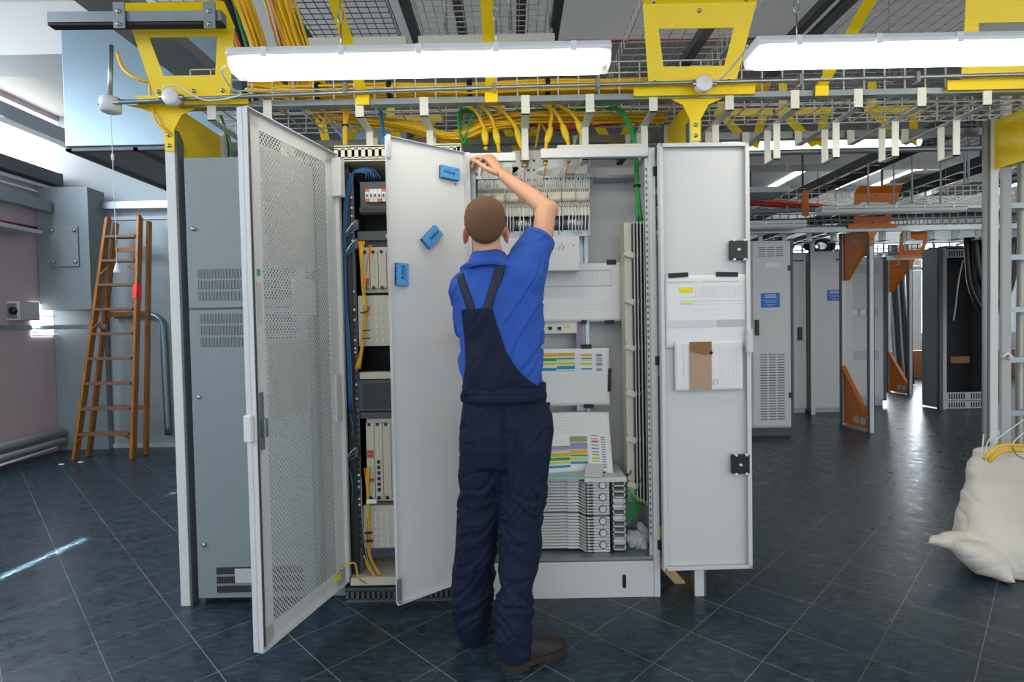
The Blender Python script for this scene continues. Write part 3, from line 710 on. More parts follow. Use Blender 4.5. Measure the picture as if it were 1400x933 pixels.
grille(t, -1.46, -1.04, .055, .19, 3, 2.645, 'grille_dark', parent=d2)
MB().box(-1.37, -1.29, 2.640, 2.643, .11, .18).build('rating_plate', 'print_grey', d2)
for z, d in ((1.83, d1), (.30, d2)): MB().lathe([(.011, 0), (.011, -.008), (.004, -.012)], (-1.515, 2.645, z), 'y', 14).build('lock', 'steel', d)
MB().lathe([(.009, 0), (.009, -.008)], (-1.515, 2.645, 1.02), 'y', 14).build('lock', 'steel', d2)
# filler behind the perforated door
t = thing('filler_panel', (-.9, 2.9, 0), 'narrow grey filler panel between the left rack and the open rack', 'panel')
MB().box(-.955, -.86, 2.72, 3.1, 0, 2.15).build('panel', 'blue_grey', t)

# ================================================================ OPEN RACK with the fibre equipment
rk = thing('equipment_rack', (-.52, 2.9, 0), 'open dark rack full of cards and yellow fibre cables, door swung open', 'rack')
x0, x1, yb = -.835, -.225, 3.14
MB().box(x0, x0+.012, 2.68, yb, .12, 2.15).build('side_panel', 'rack_dark', rk); MB().box(x1-.012, x1, 2.68, yb, .12, 2.15).build('side_panel', 'rack_dark', rk)
MB().box(x0, x1, yb-.01, yb, .1, 2.15).build('back_panel', 'rack_dark', rk)
MB().box(x0, x0+.02, 2.655, 2.68, .12, 2.15).build('frame_edge', 'beige', rk)
MB().box(x0+.02, x0+.055, 2.70, 2.75, .1, 2.15).build('upright', 'rack_dark', rk)
# slotted head and foot
hd = MB(); hd.box(x0, x1, 2.65, yb, 2.205, 2.215); hd.box(x0, x1, 2.65, yb, 2.140, 2.15)
hd.box(x0, x1, 2.65, 2.655, 2.195, 2.21).box(x0, x1, 2.65, 2.655, 2.145, 2.160)
x = x0
while x < x1-.02: hd.box(x, x+.018, 2.65, 2.655, 2.155, 2.20); x += .0325
hd.box(x1-.02, x1, 2.65, 2.655, 2.155, 2.2); hd.box(x0, x1, 2.70, 2.705, 2.15, 2.205, m=1)
hd.build('head_panel', ['beige', 'cavity'], rk)
ft = MB(); ft.box(x0, x1, 2.645, 2.65, .055, .07).box(x0, x1, 2.645, 2.65, 0, .016).box(x0, x1, 2.66, 2.665, 0, .07, m=1)
x = x0
while x < x1-.02: ft.box(x, x+.014, 2.645, 2.65, .012, .06); x += .0255
ft.build('foot_grille', ['rack_grey', 'cavity'], rk)
MB().box(x0+.02, x1, 2.66, 2.9, .075, .115).build('bottom_sill', 'beige', rk, bevel=.003)
# perforated mounting rail
r = MB().box(-.785, -.763, 2.712, 2.716, .12, 2.1)
z = .25
while z < 1.45: r.box(-.780, -.768, 2.709, 2.7125, z, z+.013, m=1); z += .033
r.build('mounting_rail', ['rack_grey', 'black'], rk)
s = MB()
for z in (2.09, 1.98, 1.93, 1.89, 1.85, 1.81, 1.77, 1.52, 1.43, 1.38, 1.28, 1.24, 1.22, 1.06, .99, .61, .58, .55, .49, .46): s.ell((-.774, 2.707, z), .006, .004, .006)
s['x'] if False else None
s.build('screws', 'label_white', rk)['kind'] = 'stuff'
YE = 2.715
xl, xr = -.755, -.24
# breaker block at top
b = MB().box(-.735, xr, YE+.01, YE+.06, 1.90, 2.06); b.build('breaker_panel', 'rack_grey', rk)
b = MB()
for i in range(22):
    xx = -.705+i*.0205; mi = (0, 1)[i % 3 == 0]
    b.box(xx, xx+.018, YE-.01, YE+.02, 2.005, 2.02, m=1 if i % 4 == 0 else 0).box(xx, xx+.018, YE-.014, YE+.02, 1.972, 2.005, m=0).box(xx, xx+.018, YE-.01, YE+.02, 1.958, 1.972, m=1 if i % 3 == 0 else 0)
    b.box(xx+.004, xx+.013, YE-.016, YE, 1.98, 1.994, m=2)
b.build('breaker_row', ['label_white', 'cable_orange', 'steel_dark'], rk)
MB().box(-.735, xr, YE-.01, YE+.05, 1.905, 1.93).build('breaker_sill', 'rack_dark', rk)
MB().box(-.75, xr, YE-.005, YE+.05, 1.77, 1.815).box(-.75, xr, YE+.03, YE+.05, 1.725, 1.77).build('blank_panel', 'rack_grey', rk)
MB().box(-.61, xr, YE-.008, YE-.004, 1.782, 1.798).build('label_strip', 'label_white', rk)
def card_cage(z0, z1, name='card_cage', led=True):
    t2 = MB().box(xl+.02, xr, YE+.02, YE+.30, z0, z1).build(name, 'beige', rk)
    n = 12; w = (xr-xl-.02)/n
    for i in range(n):
        cx = xl+.02+i*w; c = MB().box(cx+.001, cx+w-.002, YE, YE+.02, z0+.02, z1-.02)
        c.box(cx+.010, cx+.024, YE-.006, YE, z1-.033, z1-.019, m=1).box(cx+.010, cx+.024, YE-.006, YE, z0+.014, z0+.030, m=1)
        if i in (1, 3):
            z = z1-.22
            while z > z0+.05: c.box(cx+.012, cx+.026, YE-.008, YE, z, z+.016, m=1); z -= .028 if i == 1 else .031
            c.box(cx+.018, cx+.026, YE-.003, YE, z1-.16, z1-.07, m=2)
        elif i == 0:
            for z in (z1-.17, z1-.19, z1-.31): c.box(cx+.005, cx+.035, YE-.008, YE, z, z+.015, m=3)
        elif i > 3:
            for z in (z0+.15, z0+.09): c.box(cx+.02, cx+.024, YE-.002, YE, z, z+.006, m=1)
        c.build('card', ['beige', 'black', 'p_mint', 'p_red'], rk)
card_cage(1.515, 1.89-.15)
card_cage(.47, .885)
def slot_tray(z0, z1):
    c = MB().box(-.76, xr, YE+.01, YE+.25, z0, z1)
    nr = 6
    for j in range(nr):
        for i in range(15):
            xx = -.735+i*.031; zz = z1-.03-j*(z1-z0-.03)/nr
            c.box(xx, xx+.007, YE+.005, YE+.011, zz-.020, zz, m=1)
    return c.build('fibre_tray', ['beige', 'label_white'], rk, bevel=0)
slot_tray(1.25, 1.50); slot_tray(.235, .45)
MB().box(-.76, xr, YE, YE+.06, 1.085, 1.12).build('cross_panel', 'beige', rk, bevel=.003)
MB().box(-.765, xr, YE, YE+.05, .925, 1.08).build('fan_unit', 'rack_grey', rk, bevel=.003)
MB().box(-.745, xr-.01, YE-.004, YE, .94, 1.065).build('fan_mesh', 'grille_dark', rk)
MB().box(-.76, xr, YE, YE+.05, .89, .92).build('fan_sill', 'rack_grey', rk); MB().box(-.60, xr, YE-.003, YE, .905, .918).build('label_strip', 'label_white', rk)

# cables of the open rack
def cable(pts, r, k, name, lb, cat='cable', parent=None, group=None, seg=6, n=8, rfn=None):
    o = MB().tube(cr(pts, seg), r, n, rfn=rfn).build(name, k, parent)
    if parent is None: tag(o, lb, cat, group)
    return o
t = thing('cable_bundle', at(476, 300, 2.69), 'blue cable bundle down the left side of the open rack', 'cable bundle')
for i in range(6):
    dx, dy = (i % 4)*.006, (i//2)*.006
    pts = [at(520-4*i, 244, 2.70), at(510-2*i, 232+i, 2.69), at(492-i, 231+i, 2.68), at(478+i*.6, 243, 2.68)+Vector((0, dy, 0)), at(470+i*.5, 290, 2.68)+Vector((0, dy, 0)), at(471+i*.5, 400, 2.68), at(474+i, 480, 2.68), at(477+i, 560, 2.68)]
    cable(pts, .0029, ('cable_navy', 'cable_navy', 'cable_blue')[i % 3], 'cable', None, parent=t)
for z0, z1 in ((565, 600), (640, 690)):
    cable([at(478, z0, 2.685), at(482, (z0+z1)/2, 2.68), at(481, z1, 2.69)], .003, 'cable_blue', 'cable', None, parent=t)
for i in range(5):
    z = 306+i*9 if i < 3 else 320+i*3
k2 = thing('connector_block', at(489, 312, 2.69), 'dark connectors with grey and blue tails on the left of the upper card cage', 'connectors')
for py in (308, 334, 618):
    MB().obox(at(488, py, 2.70), .022, .03, .05).build('connector', 'rack_grey', k2, bevel=.003)
    for j in range(3): cable([at(487, py-6+j*6, 2.69), at(480, py+j*5, 2.67), at(473, py+10+j*3, 2.675)], .0025, ('cable_white', 'cable_blue', 'cable_blue')[j], 'tail', None, parent=k2)
def fibre_bundle(lb, pxs, n, spread, ties):
    t = thing('fibre_bundle', at(*pxs[0], 2.66), lb, 'cable bundle', 'fibre bundles in the open rack')
    for i in range(n):
        o = [Vector(((random.random()-.5)*spread, (random.random()-.5)*.015, 0)) for _ in pxs]
        pts = [at(px+(i-n/2)*(.9 if j in (0, len(pxs)-1) else .25), py, 2.675)+o[j] for j, (px, py) in enumerate(pxs)]
        cable(pts, .0022, 'cable_orange' if i == 0 else ('cable_yellow' if i % 4 else 'p_ochre'), 'fibre', None, parent=t, n=6)
    for px, py, ang in ties: MB().obox(at(px, py, 2.66), .034, .02, .006, Matrix.Rotation(ang, 3, 'Y')).build('tie', 'black', t)
fibre_bundle('yellow fibre bundle in the upper part of the open rack, running down from the cards', [(495, 330), (494, 362), (496, 395), (500, 415), (499, 445), (495, 480), (489, 505)], 9, .008, [(498, 427, -.2), (501, 452, 0), (501, 463, .05)])
fibre_bundle('thin yellow fibres between the two card columns of the upper cage', [(507, 335), (505, 350), (501, 375), (499, 400)], 3, .006, [])
fibre_bundle('yellow fibre bundle in the lower part of the open rack', [(502, 640), (503, 670), (504, 700), (504, 740), (507, 765), (520, 787)], 9, .010, [(504, 729, 0), (505, 740, 0)])
fibre_bundle('loose yellow fibres lying in the foot of the open rack', [(500, 760), (504, 775), (512, 788), (524, 789)], 4, .012, [])
cable([at(494, 655, 2.67), at(495, 700, 2.665), at(501, 760, 2.67), at(515, 788, 2.68)], .003, 'cable_grey', 'grey_cable', 'grey cable beside the lower yellow fibre bundle')
MB().obox(at(508, 686, 2.67), .05, .004, .02).build('tag_plate', 'label_white', rk)
for lb, px in (('straight yellow cable bundle dropping into the top of the open rack', 472),):
    t = thing('cable_bundle', at(px, 170, 2.8), lb, 'cable bundle')
    for i in range(7):
        a = i/7*2*PI; d = Vector((math.cos(a)*.007, math.sin(a)*.007, 0))
        cable([at(px+(i-3)*3, 142, 2.85)+d*2, at(px+(i-3)*1, 160, 2.8)+d, at(px, 175, 2.8)+d, at(px, 199, 2.8)+d], .005, 'cable_yellow', 'cable', None, parent=t)
    MB().lathe([(.018, -.004), (.018, .004)], at(px, 172, 2.8), 'z', 12).build('tie', 'black', t)

# perforated door of the open rack (swung out towards the left)
DH = Vector((-.828, 2.625, 0)); ang = math.atan2(2.03-2.625, -.985+.828)
Md = Matrix.Translation(DH) @ Matrix.Rotation(ang, 4, 'Z')   # local +X runs from hinge to free edge, local +Y faces ... the inside of the door
W, z0, z1 = .60, .115, 2.165
# the face seen from the camera is the inner one: local -Y or +Y?
dr = MB().box(0, W, 0, .003, z0, z0+.075).box(0, W, 0, .003, z1-.06, z1).box(0, .075, 0, .003, z0, z1).box(W-.085, W, 0, .003, z0, z1).build('door', 'cabinet', rk, matrix=Md)
MB().box(.075, W-.085, .001, .0025, z0+.075, z1-.06).build('perforated_sheet', 'perforated', dr, matrix=Md)
MB().box(0, W, -.022, .022, z0, z0+.004).box(0, W, -.022, .022, z1-.004, z1).box(W-.004, W, -.022, .022, z0, z1).box(0, .004, -.022, .022, z0, z1).build('door_edge', 'cabinet', dr, matrix=Md, bevel=.001)
MB().box(W-.018, W-.004, .003, .020, z0+.02, z1-.02).build('seal', 'steel_dark', dr, matrix=Md)
def dfy(y0, y1): return (y0, y1)
MB().box(W-.055, W-.025, .004, .014, .88, 1.10).box(W-.05, W-.03, .014, .035, .93, 1.0).build('latch', 'galv', dr, matrix=Md, bevel=.002)
MB().box(W+.0, W+.02, -.02, .012, .92, 1.02).build('handle', 'plastic_white', dr, matrix=Md, bevel=.004)
MB().box(.015, .055, .003, .014, .90, 1.12).build('pocket', 'cabinet_inside', dr, matrix=Md, bevel=.002)
MB().box(-.01, .03, .003, .05, 1.96, 2.14).build('corner_cover', 'cabinet', dr, matrix=Md, bevel=.004)
MB().box(W-.072, W-.046, .003, .0045, 1.36, 1.52).build('rating_label', 'print_grey', dr, matrix=Md)
MB().box(W-.068, W-.050, .003, .0042, 1.545, 1.57).build('green_sticker', 'p_green', dr, matrix=Md)
MB().box(.045, .10, .003, .0045, .150, .18).build('yellow_sticker', 'p_hi', dr, matrix=Md)
cable([Md @ Vector((.05, .01, .20)), Md @ Vector((.0, .05, .21)), at(490, 790, 2.6), at(500, 798, 2.66)], .0035, 'cable_yellow', 'earth_cable', 'short yellow and green earth lead at the foot of the perforated door')
# pale sheets added behind the perforated door for its lighter patches
for (u0, u1, w0, w1, k, lb) in ((.17, .50, 1.60, 2.06, 'print_light', 'large pale sheet added behind the upper half of the perforated door'), (.17, .33, 1.40, 1.555, 'label_white', 'white rectangular sheet added behind the middle of the perforated door'),
                                (.24, .50, .98, 1.30, 'print_light', 'pale sheet added behind the perforated door below its middle')):
    o = MB().box(u0, u1, -.006, -.004, w0, w1).build('backing_sheet', k, matrix=Md); tag(o, lb, 'sheet')

# ================================================================ MAIN CABINET
mc = thing('distribution_cabinet', (.24, 2.85, 0), 'open light grey distribution cabinet the worker is standing at', 'cabinet')
L, Rr, yb = -.215, .705, 3.06
MB().box(L, L+.03, YF, YF+.03, .0, 2.17).build('upright', 'cabinet', mc, bevel=.003)
MB().box(Rr-.035, Rr-.005, YF, YF+.03, .0, 2.175).build('upright', 'cabinet', mc, bevel=.003)
fr = MB().box(Rr-.05, Rr-.035, YF+.02, YF+.03, .19, 2.13)
z = .3
while z < 2.1: fr.box(Rr-.047, Rr-.041, YF+.017, YF+.021, z, z+.012, m=1); z += .03
fr.build('hole_strip', ['cabinet_inside', 'rack_grey'], mc)
MB().box(L+.03, .035, YF, YF+.03, 2.125, 2.165).build('top_bar', 'cabinet', mc, bevel=.003)
MB().box(.155, Rr-.035, YF, YF+.03, 2.135, 2.18).build('top_bar', 'cabinet', mc, bevel=.003)
MB().box(.24, .65, YF+.06, YF+.10, 2.19, 2.215).build('name_strip', 'beige', mc, bevel=.002)
MB().box(L, L+.012, YF+.03, yb, .19, 2.17).build('side_panel', 'cabinet_inside', mc); MB().box(Rr-.012, Rr, YF+.03, yb, .19, 2.17).build('side_panel', 'cabinet_inside', mc)
MB().box(L, Rr, yb-.01, yb, .19, 2.2).build('back_panel', 'cabinet_inside', mc)
MB().box(L+.012, Rr-.012, YF+.02, yb-.01, .180, .195).box(L+.03, Rr-.035, YF+.004, YF+.02, .185, .20).build('bottom_tray', 'galv', mc)
pl = MB().box(L+.03, Rr-.035, YF+.004, YF+.02, 0, .178); pl.build('plinth', 'cabinet', mc, bevel=.003)
sl = MB(); n = 12
pts = [(.525+.009*math.cos(PI*k/n), .105+.009*math.sin(PI*k/n)) for k in range(n+1)] + [(.525-.009*math.cos(PI*k/n), .055-.009*math.sin(PI*k/n)) for k in range(n+1)]
sl.prism(pts, lambda u, v, w: Vector((u, YF+.003+w, v)), .002); sl.build('plinth_slot', 'black', mc)
MB().box(L+.012, .44, 2.92, 3.0, 2.115, 2.13).box(.46, Rr-.02, 2.92, 3.03, 2.11, 2.125).build('top_shelf', 'galv', mc)
MB().box(L+.012, L+.05, 2.72, 2.76, .2, 2.12).build('inner_column', 'galv', mc)
MB().box(.345, .40, 2.965, 2.972, .85, 2.1).box(.395, .415, 2.94, 2.97, .2, 2.12).build('inner_column', 'galv', mc)
MB().box(.345, .385, 2.955, 2.962, 1.19, 1.36).build('column_plate', 'cable_purple', mc)
# perforated mounting plate at the top
tp = MB().box(L+.05, .43, 2.93, 2.934, 2.04, 2.235)
for i in range(24):
    if i in (3, 12, 18): continue
    tp.box(-.13+i*.0235, -.123+i*.0235, 2.927, 2.931, 2.105, 2.122, m=1)
for i in (8, 10, 11):
    tp.box(-.13+i*.0235, -.118+i*.0235, 2.927, 2.931, 2.16, 2.172, m=1).box(-.13+i*.0235, -.118+i*.0235, 2.927, 2.931, 2.195, 2.207, m=1)
tp.box(-.06, .05, 2.915, 2.93, 2.13, 2.175, m=2).box(.15, .27, 2.915, 2.93, 2.13, 2.16, m=2).box(.30, .41, 2.90, 2.93, 2.13, 2.175, m=2)
tp.build('mounting_plate', ['galv', 'black', 'beige'], mc)
tq = MB().box(.02, .18, 2.915, 2.918, 2.075, 2.26)
for tx in (.062, .098, .128):
    for tz in (2.10, 2.15, 2.20): tq.box(tx, tx+.012, 2.912, 2.915, tz, tz+.010, m=1)
tq.build('tie_plate', ['cabinet', 'black'], mc)
# terminal strips: comb, roll and lower row
xs0, xs1 = -.165, .415; nmod = 8; wm = (xs1-xs0)/nmod
for i in range(nmod):
    a = xs0+i*wm; b = a+wm-.003; c = MB()
    c.box(a, b, 2.84, 2.90, 1.985, 2.045)
    for j in range(6): c.box(a+.004+j*wm/6.4, a+.009+j*wm/6.4, 2.832, 2.84, 2.035, 2.065).box(a+.004+j*wm/6.4, a+.008+j*wm/6.4, 2.836, 2.84, 2.02, 2.034, m=1)
    c.lathe([(.022, 0), (.022, b-a)], (a, 2.85, 1.992), 'x', 14)
    for j in range(7):
        c.box(a+.002+j*wm/7, a+.007+j*wm/7, 2.824, 2.835, 1.945, 1.965, m=0)
        c.box(a+.006+j*wm/7, a+.009+j*wm/7, 2.822, 2.83, 1.955, 1.968, m=1)
    c.box(a, b, 2.838, 2.86, 1.90, 1.965)
    c.build('terminal_strip', ['beige', 'rack_grey'], mc)
for i, (a, b) in enumerate(((-.165, -.01), (0, .13), (.135, .265), (.275, .412))):
    c = MB(); c.lathe([(.045, 0), (.045, b-a)], (a, 2.90, 1.865), 'x', 20)
    for j in range(10): c.lathe([(.0475, 0), (.0475, .003)], (a+j*(b-a)/10, 2.90, 1.865), 'x', 20, m=1)
    c.build('cable_drum', ['steel', 'rack_grey'], mc)
MB().box(xs0, xs1, 2.85, 2.858, 1.795, 1.825).build('lower_rail', 'galv', mc)
for i in range(34):
    if random.random() < .15: continue
    x = -.15+i*.0168+random.uniform(-.003, .003)
    cable([(x, 2.835, 1.95), (x+.002, 2.815, 1.90), (x, 2.835, 1.81+random.uniform(-.01, .01))], .0028, 'label_white' if i % 5 else 'print_light', 'jumper_wire', None, parent=mc, n=5, seg=3)
for i in range(9):
    x = .16+i*.024
    cable([(x+.03, 2.86, 1.80), (x, 2.88, 1.76), (.20+i*.01, 2.90, 1.70)], .002, 'cable_white', 'jumper_wire', None, parent=mc, n=5)
c = MB().box(-.09, .355, 2.82, 2.95, 1.615, 1.79); c.build('terminal_box', 'cabinet', mc, bevel=.003)
c = MB()
for i in range(3):
    for j in range(3): c.box(.02+i*.012, .026+i*.012, 2.817, 2.82, 1.72+j*.012, 1.724+j*.012)
for (x, z) in ((.26, 1.745), (.25, 1.733), (.27, 1.733), (.245, 1.72), (.265, 1.72), (.32, 1.74)): c.box(x, x+.006, 2.817, 2.82, z, z+.006)
c.build('box_marks', 'steel_dark', mc)
# fans of small wires from each yellow cable end to the terminals
def wire_fan(px, py, x0f, x1f, n, extra=()):
    s = at(px, py, 2.86)
    for i in range(n):
        x = x0f+(x1f-x0f)*i/(n-1); k = 'cable_white'
        if i in extra: k = 'cable_red' if i > n/2 else 'p_mint'
        e = Vector((x, 2.85, 2.05)); mid = (s+e)/2 + Vector(((e.x-s.x)*.22, -.01, .012))
        cable([s, mid, e], .0016, k, 'core_wire', None, parent=mc, n=5, seg=4)
wire_fan(665, 212, -.15, -.06, 8, (0,)); wire_fan(718, 228, 0.0, .08, 8, (7,)); wire_fan(746, 226, .09, .18, 10, (0, 9)); wire_fan(778, 222, .20, .29, 9, (8,)); wire_fan(803, 222, .33, .40, 6)
# fibre guide column on the right
fg = MB().box(.580, .655, 2.80, 2.90, .42, 1.85).build('fibre_guide', 'beige', mc, bevel=.003)
for i in range(6):
    z = .50+i*.235
    MB().box(.572, .665, 2.785, 2.80, z, z+.022).obox((.60, 2.79, z+.012), .05, .03, .03, Matrix.Rotation(.4, 3, 'Y')).build('guide_clip', 'beige', fg, bevel=.002)
for i, x in enumerate((.622, .638, .655, .672, .690)):
    MB().box(x-.006, x-.001, 2.775, 2.80, .46-.01*i, 1.84).build('guide_rod', 'black', fg)
    MB().box(x-.001, x+.004, 2.77, 2.80, .44-.01*i, 1.85).build('guide_strip', 'cabinet_inside', fg)
for i in range(3):
    z = .55+i*.5; MB().box(.685, .70, 2.76, 2.80, z, z+.05).build('guide_hook', 'cabinet', fg)
# splice tray stack at the bottom
NT = 23
for i in range(NT):
    z = .212+i*.0150+(.008 if i > 11 else 0); c = MB()
    c.box(-.16, .318, 2.735, 2.95, z, z+.0115)
    for k in range(6): c.box(-.13+k*.078, -.085+k*.078, 2.730, 2.735, z+.002, z+.009, m=1)
    c.box(.262, .318, 2.728, 2.735, z, z+.0115, m=1)
    c.bar((.318, 2.74, z+.006), (.355, 2.72, z-.010), .02, .0045, m=0)
    c.ell((.364, 2.715, z-.008), .008, .01, .006, seg=10, ring=6).bar((.365, 2.715, z-.008), (.405, 2.72, z-.008), .012, .005)
    zz = z-.008
    c.prism([(.39, zz-.006), (.425, zz-.0065), (.445, zz-.0065), (.47, zz-.006), (.47, zz+.006), (.445, zz+.0065), (.425, zz+.0065), (.39, zz+.006)], lambda u, v, w: Vector((u, 2.712+w, v)), .05)
    c.build('splice_tray', ['cabinet_inside', 'cabinet'], mc)
MB().box(.318, .48, 2.738, 2.9, .20, .56).build('stack_core', 'cavity', mc)
for i in range(6):
    z = .235+i*.060
    n = 8; c = MB().prism([(.436+.0165*math.cos(2*PI*k/n+.39), z+.0165*math.sin(2*PI*k/n+.39)) for k in range(n)], lambda u, v, w: Vector((u, 2.705+w, v)), .02)
    c.build('hex_cap', 'cabinet', mc, bevel=.001)
    MB().lathe([(.0205, 0), (.0205, .004)], (.436, 2.7075, z), 'y', 8).build('hex_seat', 'rack_grey', mc)
for i in range(12):
    z = .205+i*.0292
    c = MB().box(.485, .55, 2.712, 2.80, z, z+.006).box(.485, .492, 2.712, 2.8, z, z+.026).box(.544, .55, 2.712, 2.8, z, z+.026).box(.475, .487, 2.708, 2.72, z+.004, z+.02, m=1)
    if i in (1, 5, 7, 8): c.box(.492, .544, 2.725, 2.73, z+.006, z+.022, m=2)
    c.build('patch_module', ['cabinet_inside', 'black', 'cabinet'], mc)
MB().box(.345, .555, 2.70, 2.95, .552, .575).bar((.39, 2.70, .58), (.43, 2.88, .63), .09, .006, m=0).build('stack_cover', 'cabinet', mc, bevel=.002)
MB().box(-.16, .345, 2.71, 2.90, .565, .578).build('stack_cover', 'teal', mc)
# inner door hinge blocks and latch
for z in (2.06, 1.155, .26): MB().box(Rr-.018, Rr+.006, YF-.014, YF+.0, z-.022, z+.022).build('hinge', 'black', mc, bevel=.003)
# green fibre leads at the bottom right
t = thing('cable_bundle', at(872, 690, 2.8), 'green fibre leads fanning from the guide column to the splice stack', 'cable bundle')
for i in range(9):
    cable([at(856, 668+i*6.5, 2.73), at(864, 676+i*4, 2.75), at(874, 690+i*.8, 2.78), at(880, 684, 2.80)], .003, 'cable_green', 'lead', None, parent=t, n=6)
cable([at(856, 683, 2.72), at(870, 672, 2.74), at(876, 655, 2.77), at(876, 643, 2.78)], .0025, 'cable_green', 'lead', None, parent=t, n=6)
# plastic bags
def bag(c, rx, ry, rz, R, k, name, lb, sd, amp=.012, red=False):
    mb = MB().ell((0, 0, 0), rx, ry, rz, seg=36, ring=24); me = mb.mesh(name)
    displaced(me, lambda co, n: amp*(abs(noise.noise(co*22+Vector((sd, 0, 0))))*2-.6))
    for p in me.polygons: p.use_smooth = False
    o = link(name, me, k, None, Matrix.Translation(c) @ R.to_4x4()); return tag(o, lb, 'plastic bag')
bag(at(871, 738, 2.76), .06, .05, .048, Matrix.Rotation(.3, 3, 'Y'), 'plastic_clear', 'plastic_bag', 'crumpled clear plastic bag lying in the foot of the cabinet', 3)
bag(at(880, 728, 2.80), .028, .028, .06, Matrix.Rotation(-.5, 3, 'Y'), 'plastic_clear', 'plastic_roll', 'small wrapped clear plastic roll beside the crumpled bag', 9, amp=.004)

# left leaf (carries the three erasers)
HL = Vector((-.215, YF-.01, 0)); fe = Vector((-.530, 2.375, 0)); dl = fe-HL
Ml = Matrix.Translation(HL) @ Matrix.Rotation(math.atan2(dl.y, dl.x), 4, 'Z'); WL = dl.length
z0, z1 = .125, 2.16
# local +Y of this frame: the face that the camera sees
ld = MB().box(0, WL, .0, .003, z0, z1).box(0, WL, 0, .022, z0, z0+.003).box(0, WL, 0, .022, z1-.003, z1).box(0, .003, 0, .022, z0, z1).box(WL-.003, WL, 0, .022, z0, z1).build('door', 'cabinet', mc, matrix=Ml, bevel=.0015)
for z in (z1-.10, z0+.02): MB().box(WL-.012, WL+.004, .020, .034, z, z+.10).lathe([(.007, 0), (.007, .012)], (WL-.004, .03, z-.004), 'z', 10).build('lock_rod_guide', 'galv', ld, matrix=Ml, bevel=.001)
k = MB()
for z in (2.03, 2.008): k.lathe([(.005, .0), (.005, .008)], (.05, .0, z), 'y', 10)
k.build('rivet', 'steel', ld, matrix=Ml)
# right leaf
HR = Vector((.700, 2.605, 0)); fr2 = Vector((1.128, 2.615, 0)); d2v = fr2-HR
Mr = Matrix.Translation(HR) @ Matrix.Rotation(math.atan2(d2v.y, d2v.x), 4, 'Z'); WR = d2v.length
z0, z1 = .155, 2.175
rd = MB().box(0, WR, .0, .003, z0, z1).box(0, WR, -.022, 0, z0, z0+.003).box(0, WR, -.022, 0, z1-.003, z1).box(0, .003, -.022, 0, z0, z1).box(WR-.003, WR, -.022, 0, z0, z1)
rd.box(.003, .02, -.025, -.022, z0, z1).box(WR-.02, WR, -.025, -.022, z0, z1).box(0, WR, -.025, -.022, z1-.018, z1).box(0, WR, -.025, -.022, z0, z0+.018)
rd = rd.build('door', 'cabinet', mc, matrix=Mr, bevel=.0015)
for zc in (1.672, .658):
    h = MB().box(WR-.095, WR-.012, -.03, -.006, zc-.045, zc+.045).build('lock_case', 'black', rd, matrix=Mr, bevel=.003)
    s = MB()
    for dx in (-.078, -.028):
        for dz in (-.045, .045): s.lathe([(.006, -.036), (.006, -.02)], (WR+dx, 0, zc+dz), 'y', 10)
    s.lathe([(.006, -.045), (.006, -.03)], (WR-.06, 0, zc), 'y', 10)
    s.build('screws', 'label_white', h, matrix=Mr)
MB().box(.40, WR-.002, -.05, -.025, 1.19, 1.30).build('latch_cover', 'cabinet_inside', rd, matrix=Mr)

# ================================================================ ERASERS on the left leaf
def eraser(cx, cz, ang, lb, flip=False):
    """cx: distance from the hinge along the door"""
    F = Ml @ Matrix.Translation((cx, .003, cz)) @ Matrix.Rotation(PI, 4, 'Z') @ Matrix.Rotation(PI/2, 4, 'X')   # x: to the right for the camera, y: up, z: out of the door
    F = F @ Matrix.Rotation(ang, 4, 'Z')
    t = bpy.data.objects.new('board_eraser', None); COL.objects.link(t); t.matrix_world = F; WM[t] = F
    tag(t, lb, 'eraser', 'blue board erasers stuck to the open door')
    L2, H2 = .053, .030
    def outline(k, s=1):
        out = []
        N = 6
        for i in range(N*4+1):
            x = -L2+.004+(2*L2-.008)*i/(N*4); out.append((x*s, -(H2-.0022+.0018*math.cos(i/4*2*PI))*s))
        for i in range(N*4+1):
            x = L2-.004-(2*L2-.008)*i/(N*4); out.append((x*s, (H2-.0022+.0018*math.cos(i/4*2*PI))*s))
        return out
    MB().prism(outline(0, .98), lambda u, v, w: Vector((u, v, w)), .010).build('felt', 'eraser_felt', t, matrix=F)
    MB().prism(outline(0), lambda u, v, w: Vector((u, v, .010+w)), .016).build('grip', 'eraser_blue', t, matrix=F, bevel=.0015)
    text('Artline', .022, 'navy_print', t, F @ Matrix.Translation((.008, .002, .0262)), bold=.0004)
    m = MB()
    for i in range(5): m.prism([(-.046+i*.001, -.022+i*.0), (-.044, -.022), (-.044+i*.005, -.022+i*.006)], lambda u, v, w: Vector((u-.0+i*.003, v, .0261+w)), .0003)
    m.box(-.005, .03, -.013, -.0115, .0261, .0264)
    m.build('printed_mark', 'navy_print', t, matrix=F)
    return t
def door_uv(px, py):
    # intersection of the sight line with the left leaf
    a, b = (px-700)/FPX, -(py-466.5)/FPX; d = _r*a+_u*b+_f; o = Vector((0, 0, EYE))
    n = Vector((-dl.y, dl.x, 0)).normalized(); t = (HL-o).dot(n)/d.dot(n); p = o+d*t
    return (Vector((p.x, p.y, 0))-HL).dot(dl.normalized()), p.z
u, z = door_uv(612, 238); eraser(u, z, PI-.03, 'blue board eraser at top of the open door, upside down beside the rivets')
u, z = door_uv(588, 325); eraser(u, z, .78, 'blue board eraser stuck tilted in the middle of the open door')
u, z = door_uv(547, 376); eraser(u, z, PI/2-.03, 'blue board eraser stuck upright, lowest on the open door')

